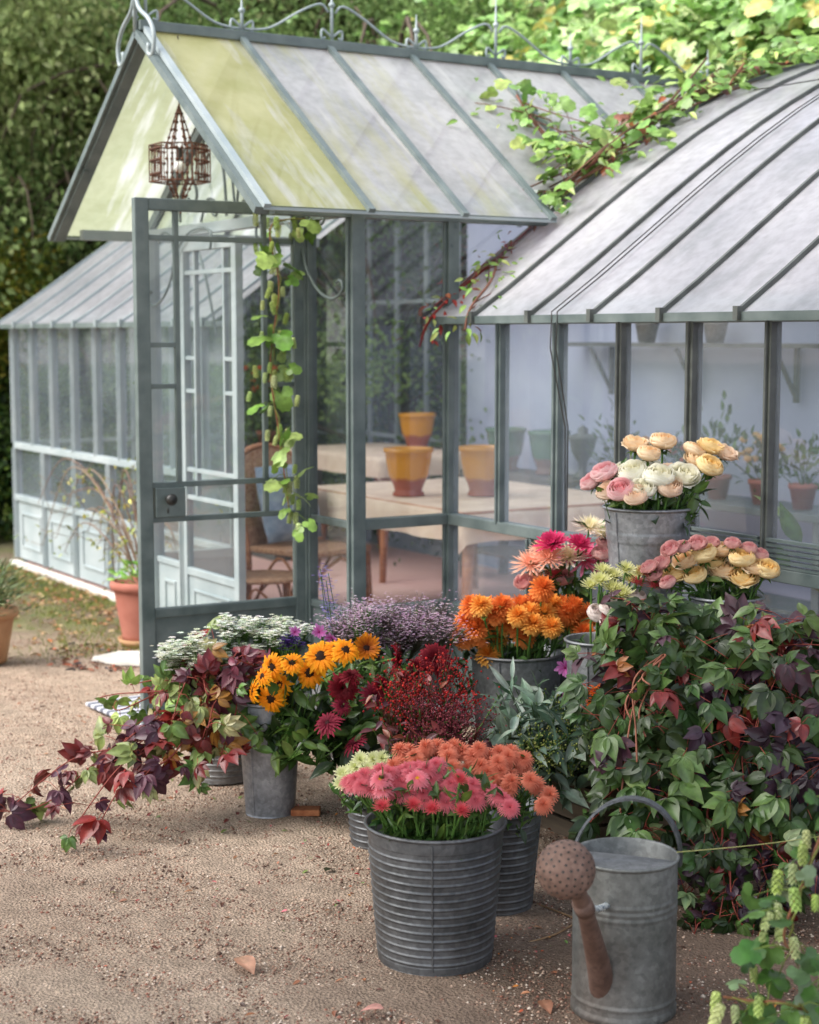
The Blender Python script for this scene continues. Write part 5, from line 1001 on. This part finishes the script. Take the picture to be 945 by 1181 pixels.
bunch('smoke_bush','purple leafed sprigs in the berry bunch','foliage','berry',(470,800),5.2,(.12,.08,.08),14,b_leaf(pc,.05,4))
bunch('green_foliage','dense green foliage spilling under the sunflowers','foliage','tall',(370,815),5.5,(.16,.13,.10),54,b_leaf(dg,.085,8))
bunch('green_foliage','hanging green leaves right of the tall grey bucket','foliage','mid1',(395,850),5.5,(.12,.10,.08),44,b_leaf([lin(50,80,35),lin(70,100,45),lin(40,60,30)],.085,8))
bunch('green_foliage','green leaves around the burgundy dahlias','foliage','mid1',(440,790),5.6,(.16,.09,.10),36,b_leaf(dg+[lin(120,140,100)],.07,7))
bunch('green_foliage','green leaves between lilac statice and orange bouquet','foliage','orange',(560,745),5.95,(.18,.06,.06),26,b_leaf(dg,.07,6))
bunch('green_foliage','leafy filling under the orange blooms','foliage','orange',(605,735),5.88,(.15,.035,.10),34,b_leaf(dg,.06,6))
bunch('green_foliage','leafy filling among the dahlias','foliage','dah',(650,670),6.0,(.13,.06,.07),30,b_leaf(dg,.06,6))
bunch('green_foliage','leafy filling among the cream daisies','foliage','mid',(715,695),5.34,(.10,.06,.06),30,b_leaf(dg,.05,6))
bunch('green_foliage','dark leaves under the raised roses','foliage','top',(750,572),5.5,(.17,.035,.09),40,b_leaf(dg,.06,5))
bunch('green_foliage','leaf sprig hanging over the right rim of the raised bucket','foliage','top',(808,570),5.42,(.05,.03,.05),9,b_leaf(dg,.07,5))
bunch('green_foliage','dark leaves under the yellow roses','foliage','yel',(830,680),5.28,(.15,.045,.08),40,b_leaf(dg,.06,6))
bunch('green_foliage','green collar of leaves and stalks below the pink asters','foliage','front',(502,914),4.33,(.15,.045,.12),130,b_leaf([lin(70,100,45),lin(95,125,55),lin(55,80,38)],.05,7,(NARROW,LEAF),9))
bunch('green_foliage','green stalks under the rust chrysanthemums','foliage','behind',(570,905),4.6,(.13,.05,.08),50,b_leaf(dg,.05,7,(NARROW,LEAF),9))
bunch('green_foliage','green leaves under the cream buds','foliage','small',(415,905),5.15,(.08,.05,.06),26,b_leaf(dg,.05,7))
bunch('eucalyptus','grey-green eucalyptus and olive twigs right of the rust flowers','foliage','euca',(640,862),5.12,(.19,.17,.12),80,b_leaf(eg,.095,9,(NARROW,LEAF)))
bunch('eucalyptus','lower silvery eucalyptus twigs before the orange bucket','foliage','euca',(610,820),5.2,(.15,.09,.10),40,b_leaf(eg,.09,8,(NARROW,)))
bunch('seeded_twigs','pale green seeded twigs in the eucalyptus','foliage','euca',(640,850),5.1,(.13,.11,.08),18,b_cloud([lin(140,150,80),lin(165,170,100)],40,(.03,.03,.03),.003))
bunch('orange_safflower','small bright orange thistle heads beside the eucalyptus','flowers','euca',(682,802),5.2,(.035,.03,.03),6,b_cloud([lin(230,90,25),lin(240,120,40)],40,(.010,.010,.010),.006,tpl=STAR))
# ------------------------------------------------------------------ virginia creeper branches (left bundle)
cw=[lin(100,35,35),lin(135,40,35),lin(85,50,65),lin(120,140,80),lin(90,120,60),lin(160,165,115),lin(150,110,50)]
def creeper(name,label,base,ends,npl,ls,cols,p,spread,toward,mid=.1,hang=.6,scol=lin(130,60,50)):
    base=np.array(base,float); t=thing(name,label,'creeper',base); st=MB(); lf=MB()
    for e in ends:
        e=np.array(e,float)-base; L0=np.linalg.norm(e); pth=smoothpath([np.zeros(3),e*.35+[0,0,mid]+rng.normal(0,.03,3),e*.7+[0,0,mid*.6]+rng.normal(0,.03,3),e],30); st.tube(pth,np.linspace(.004,.0018,30),5,col=scol)
        k=rng.integers(4,30,npl); off=rng.normal(0,1,(npl,3))*spread; T=pth[k]+off; T[:,2]=np.maximum(T[:,2],.03-base[2])
        for a,b in zip(pth[k],T): st.tube([a,(a+b)/2+[0,0,.01],b],.0012,3,col=lin(150,70,60))
        Dn=off/np.max(spread)+rng.normal(0,.4,(npl,3)); Dn[:,2]-=hang; Nn=rng.normal(0,.35,(npl,3))+np.array([0,0,.55])+np.array(toward)
        c_=pal(cols,npl,p)
        w_=rng.integers(0,4,npl)
        for i in range(4):
            s_=w_==i
            if s_.any(): lf.inst(CREEP[i],frames(Dn[s_],Nn[s_]),T[s_],rng.uniform(.55,1.15,s_.sum())*ls,c_[s_])
    obj('foliage',lf,M['leaf'],t,smooth=True); obj('stem',st,M['stem'],t,smooth=True)
TW=np.array([.45,-.5,0])
c0=P(262,790,5.75)
creeper('creeper_branches','red and green creeper branches spilling over the left bucket',c0,[P(160,850,5.6),P(190,880,5.5),P(140,870,5.6),P(225,880,5.5),P(240,840,5.45),P(200,830,5.5),P(255,870,5.5),P(215,900,5.5),P(180,810,5.7)],17,.08,cw,[.15,.08,.10,.24,.22,.16,.05],(.035,.035,.035),TW)
creeper('creeper_branches','low creeper runner trailing left across the gravel with purple leaves',P(230,820,5.6),[P(-25,935,5.5),P(20,925,5.5),P(85,955,5.3),P(110,960,5.3),P(100,890,5.5)],15,.085,cw,[.22,.15,.33,.12,.06,.07,.05],(.035,.035,.02),TW,mid=.03,hang=.5)
creeper('creeper_branches','deep purple creeper sprig before the white umbels',P(275,785,5.6),[P(255,768,5.5),P(225,780,5.5),P(190,785,5.6),P(272,760,5.45)],7,.075,[lin(85,45,60),lin(110,60,75),lin(100,35,40)],None,(.03,.03,.02),TW,mid=.02,hang=.1)
creeper('creeper_branches','light green creeper shoots poking left of the door',P(230,790,5.7),[P(115,805,5.75),P(130,815,5.7),P(150,790,5.8)],5,.075,[lin(150,185,95),lin(110,145,75),lin(170,190,120)],None,(.02,.02,.02),TW,mid=.03,hang=.4)
# right mass
cr=[lin(66,95,48),lin(92,122,64),lin(48,68,36),lin(78,52,64),lin(58,42,56),lin(115,40,38),lin(140,95,50),lin(130,150,105)]
dn=lambda px,py,d: P(px,py,d)
creeper('creeper_heap','green hanging creeper curtain behind the watering can',P(790,760,5.15),[dn(700,870,4.9),dn(720,930,4.8),dn(740,960,4.75),dn(760,900,4.8),dn(700,800,4.95),dn(720,840,4.9),dn(780,960,4.75),dn(690,940,4.85),dn(750,840,4.85),dn(800,880,4.8)],36,.090,cr,[.36,.20,.34,.03,.03,.02,.01,.01],(.06,.06,.055),TW,mid=.06,hang=.9)
creeper('creeper_heap','dusky purple and green creeper heap filling the right edge',P(880,760,5.1),[dn(830,830,4.8),dn(870,860,4.7),dn(910,900,4.7),dn(940,830,4.7),dn(900,780,4.8),dn(860,920,4.75),dn(930,960,4.7),dn(820,930,4.8),dn(960,880,4.7),dn(840,980,4.75),dn(890,980,4.75),dn(790,940,4.85)],36,.088,cr,[.24,.10,.30,.14,.14,.06,.01,.01],(.065,.065,.06),TW,mid=.06,hang=.9)
creeper('creeper_heap','top growth of mixed green and russet leaves under the yellow roses',P(800,775,5.15),[dn(735,700,5.0),dn(752,715,5.0),dn(790,745,4.95),dn(840,760,4.95),dn(890,735,4.9),dn(925,715,4.9),dn(960,745,4.9),dn(705,760,5.0)],24,.085,cr,[.24,.22,.16,.12,.10,.07,.06,.03],(.06,.06,.035),TW,mid=.03,hang=.2)
creeper('creeper_heap','thin creeper strands hanging to the soil right of the watering can',P(830,930,4.8),[dn(800,1080,4.55),dn(830,1060,4.6),dn(870,1090,4.55),dn(900,1050,4.6),dn(790,1040,4.7),dn(940,1040,4.5)],20,.065,cr,[.3,.1,.25,.1,.1,.05,.05,.05],(.035,.035,.04),TW,mid=.02,hang=.9)
# long reddish bare stems over the heap
t=thing('bare_vine_stems','bundle of bare reddish stems hanging over the green curtain','vine stems',P(765,755,4.88)); st=MB(); b0=P(765,755,4.88)
for e in [(735,880),(728,830),(745,850),(715,960),(750,790)]:
    q=P(e[0],e[1],4.78)-b0; st.tube(smoothpath([np.zeros(3),q*.3+RT*rng.normal(-.02,.02)+[0,0,.02],q*.7+RT*rng.normal(-.03,.01),q],20),.003,5,col=lin(150,95,75))
obj('stem',st,M['stem'],t,smooth=True)
# woody trunk carrying the heap + dark leaf bucket behind
t=thing('creeper_stump','old woody creeper stem rising from the soil inside the heap','vine stems',G(850,985)); st=MB()
for i in range(7):
    e=P(rng.uniform(720,930),rng.uniform(720,800),5.05)-G(850,985); st.tube(smoothpath([np.array([rng.normal(0,.04),rng.normal(0,.04),-.02]),e*[.3,.3,.4]+rng.normal(0,.04,3),e],16),np.linspace(.014,.005,16),7,col=lin(95,75,60))
obj('stem',st,M['stem'],t,smooth=True)
# foreground hop at bottom right
hc=[lin(75,115,50),lin(98,135,66),lin(125,150,110),lin(60,95,45)]
hop('hop_plant','foreground hop plant with clustered green cones at bottom right',[G(990,1190),P(950,1120,3.5),P(905,1085,3.5),P(930,1010,3.5),P(960,930,3.55)],60,34,.046,.024,(.045,.045,.05),hc,toward=(.2,-.3,.2))
hop('hop_plant','low hop runner with green cones along the bottom edge',[G(985,1195),P(915,1160,3.45),P(870,1155,3.5),P(835,1150,3.55)],20,26,.045,.024,(.035,.035,.03),hc,toward=(.2,-.3,.2))
# ------------------------------------------------------------------ watering can
cc_=G(719,1163); t=thing('watering_can','old zinc watering can with a rusty round rose head at bottom right','watering can',(cc_[0],cc_[1],0)); r=.127; h=.385
m=MB(); pr=[(.001,.012),(r*.97,.012),(r*.99,0),(r+.003,.004),(r+.003,.018),(r,.024)]+[(r+(.0022 if abs(z-.045)<.004 else 0)+.002*sum(math.exp(-((z-q)/.0035)**2) for q in (.262,.278,.294)),z) for z in np.linspace(.026,h,90)]+[(r+.004,h+.001),(r+.005,h+.006),(r+.001,h+.009),(r-.003,h+.004),(r-.003,.02),(.001,.019)]
m.lathe(pr,72); obj('can_body',m,M['canzinc'],t,smooth=True)
side=-RT*.35+(-FG)*.94; side/=np.linalg.norm(side); sa=math.atan2(side[1],side[0])     # spout direction: towards the viewer, slightly left
# half cover over the back
m=MB(); aa=np.linspace(-pi*.62,pi*.62,36)+sa; V=[(0,0,h-.004)]; rr1=r-.004; V=[]
for a in aa: V.append((rr1*cos(a),rr1*sin(a),h-.012))
V.append((rr1*.2*cos(sa+pi),rr1*.2*sin(sa+pi),h-.004)); n=len(aa); m.add(V,[[[i,i+1,n] for i in range(n-1)]]); obj('half_cover',m,M['zinc'],t)
# hoop handle
hd=RT*.98+FG*.2; hd/=np.linalg.norm(hd); pts=[]
for a in np.linspace(-.12,pi+.12,30): pts.append(hd*(r+.012)*cos(a)+np.array([0,0,h-.02+.16*max(sin(a),-.3)])+(-side)*.02)
m=MB()
for a,b in zip(pts[:-1],pts[1:]): m.bar(a,b,.026,.006,up=tuple(np.cross((b-a),side)))
obj('hoop_handle',m,M['zincdark'],t)
m=MB()   # back grip
bk_=-side; m.tube(smoothpath([bk_*(r)+np.array([0,0,h*.80]),bk_*(r+.07)+np.array([0,0,h*.78]),bk_*(r+.09)+np.array([0,0,h*.55]),bk_*(r)+np.array([0,0,h*.3])],24),.008,8); obj('back_handle',m,M['zincdark'],t,smooth=True)
lp=lambda px,py,D: P(px,py,D)-np.array([cc_[0],cc_[1],0])
ra=lp(653,1003,3.66); s0=lp(697,1150,3.97); s1=lp(673,1045,3.74)
m=MB(); m.tube(smoothpath([s0+FG*.02,lp(690,1110,3.90),s1,ra],20),np.concatenate([np.linspace(.034,.019,14),np.linspace(.019,.022,6)]),18); sp_o=obj('spout',m,M['canrust'],t,smooth=True)
m=MB(); cen=s1*.9+ra*.1; 
dv=(ra-s1)/np.linalg.norm(ra-s1)
m=MB(); a_=np.linspace(-pi/2,pi/2,20); m.lathe([(max(.0005,.066*cos(x)),.058*sin(x)) for x in a_],44); q=quat_z(dv*.75+(-FG)*.75)
ro=obj('rose_head',m,M['canrust'],t,smooth=True,loc=ra,rot=q)
hm=MB(); k=0
for i in range(90):
    z=1-(i+.5)/90*.92; rr_=math.sqrt(1-z*z); a=i*2.39996; pnt=np.array([.0665*rr_*cos(a),.0665*rr_*sin(a),.0585*z]); nn=np.array([rr_*cos(a),rr_*sin(a),z*1.1]); 
    V=[]; u_=np.cross(nn,[0,0,1.]); u_=u_/(np.linalg.norm(u_)+1e-6) if np.linalg.norm(u_)>.01 else np.array([1.,0,0]); w_=np.cross(nn,u_)
    hm.add([pnt+.0030*(cos(b)*u_+sin(b)*w_)+nn*.0003 for b in np.arange(8)*pi/4],[[0,1,2,3,4,5,6,7]])
obj('spray_holes',hm,M['iron'],ro)
m=MB(); m.tube([s1-dv*.02,s1+dv*.015],.0235,18); obj('spout_collar',m,M['canrust'],t,smooth=True)
m=MB(); A0=s1+FG*.01; A1=lp(703,1043,3.935); pth=smoothpath([A0,(A0+A1)/2-np.array([0,0,.012]),A1],30); ph=np.linspace(0,40,30)
dd=(A1-A0)/np.linalg.norm(A1-A0); u_=np.cross(dd,[0,0,1]); w_=np.cross(dd,u_)
for s in (0,pi): m.tube([p_+.0045*(cos(f_+s)*u_+sin(f_+s)*w_) for p_,f_ in zip(pth,ph)],.005,6)
obj('rope_stay',m,M['rope'],t,smooth=True)
# twine from the can to the right
m=MB(); a=P(781,983,4.0); b=P(960,963,4.2); m.tube(smoothpath([np.zeros(3),(b-a)*.5-[0,0,.004],b-a],20),.0014,5); o=obj('garden_twine',m,M['twine'],None,loc=a); tag(o,'thin yellow-green garden twine stretched right from the watering can handle','twine')
m=MB(); a=P(740,1010,3.98); a=np.array([a[0],a[1],h]); 
for i,(p0,p1,p2) in enumerate([((610,1087),(640,1078),(662,1066)),((612,1040),(640,1050),(665,1060))]):
    m=MB(); a=G(*p0,z=.005); m.tube(smoothpath([np.zeros(3),G(*p1,z=.012)-a,G(*p2,z=.01)-a],14),.003,5,col=lin(150,120,90)); o=obj('dry_twig',m,M['stem'],None,loc=a,smooth=True); tag(o,['pale dry twig lying left of the watering can, lower one','pale dry twig lying left of the watering can, upper one'][i],'twig')
m=MB(); a=G(840,1060); b=G(895,1072); m.tube([(0,0,.006),(b[0]-a[0],b[1]-a[1],.006)],.003,5,col=lin(150,140,125)); o=obj('dry_twig',m,M['stem'],None,loc=a); tag(o,'short grey stick on the dark soil right of the watering can','twig')
# fallen items
for i,(px,py,c,s) in enumerate([(275,1110,lin(190,150,125),.09),(375,1010,lin(60,65,45),.05),(443,1170,lin(200,150,140),.06),(625,1160,lin(160,115,90),.06)]):
    q=G(px,py); mb=MB(); mb.inst(WIDE,frames(np.array([[cos(i*2.),sin(i*2.),.1]]),np.array([[0,0,1.]])),np.zeros((1,3)),s,np.array([c])); o=obj('fallen_leaf',mb,M['leaf'],None,smooth=True,loc=(q[0],q[1],.014)); tag(o,['pale curled dead leaf on the open gravel','small dark leaf on the gravel left of the front bucket','pinkish dead leaf at the bottom edge','brown dead leaf left of the watering can base'][i],'leaf')
# ------------------------------------------------------------------ world, light, camera
w=bpy.data.worlds.new('World'); scn.world=w; w.use_nodes=True; N=w.node_tree.nodes; L=w.node_tree.links
bgn=N['Background']; sky=N.new('ShaderNodeTexSky'); sky.sky_type='NISHITA'; sky.sun_disc=False
SE=R(48); SDIR=-RT*.75-FG*.3; SAZ=math.atan2(SDIR[0],SDIR[1])
sky.sun_elevation=SE; sky.sun_rotation=SAZ; sky.air_density=1.; sky.dust_density=1.5; sky.ozone_density=1.
hs=N.new('ShaderNodeHueSaturation'); hs.inputs['Saturation'].default_value=.42; L.new(sky.outputs[0],hs.inputs['Color']); L.new(hs.outputs[0],bgn.inputs[0]); bgn.inputs[1].default_value=.15
sl_=bpy.data.lights.new('sun','SUN'); sl_.energy=2.5; sl_.angle=R(50); sl_.color=(1,.96,.9); so=bpy.data.objects.new('sun',sl_); COL.objects.link(so)
import mathutils
sd=mathutils.Vector((sin(SAZ)*cos(SE),cos(SAZ)*cos(SE),sin(SE))); so.rotation_euler=sd.to_track_quat('Z','Y').to_euler()
cam=bpy.data.cameras.new('camera'); co=bpy.data.objects.new('camera',cam); COL.objects.link(co); scn.camera=co
co.location=CAM; co.rotation_euler=(pi/2-TILT,0,YAW); cam.sensor_fit='HORIZONTAL'; cam.sensor_width=24; cam.lens=F/945*24; cam.clip_end=500; cam.clip_start=.05
cam.dof.use_dof=True; cam.dof.focus_distance=4.85; cam.dof.aperture_fstop=2.6
scn.render.engine='CYCLES'; scn.cycles.use_denoising=True; scn.cycles.transparent_max_bounces=24; scn.cycles.max_bounces=7; scn.cycles.diffuse_bounces=4; scn.cycles.caustics_reflective=False; scn.cycles.caustics_refractive=False
scn.view_settings.view_transform='Standard'; scn.view_settings.look='None'; scn.view_settings.gamma=1; scn.view_settings.exposure=1.35
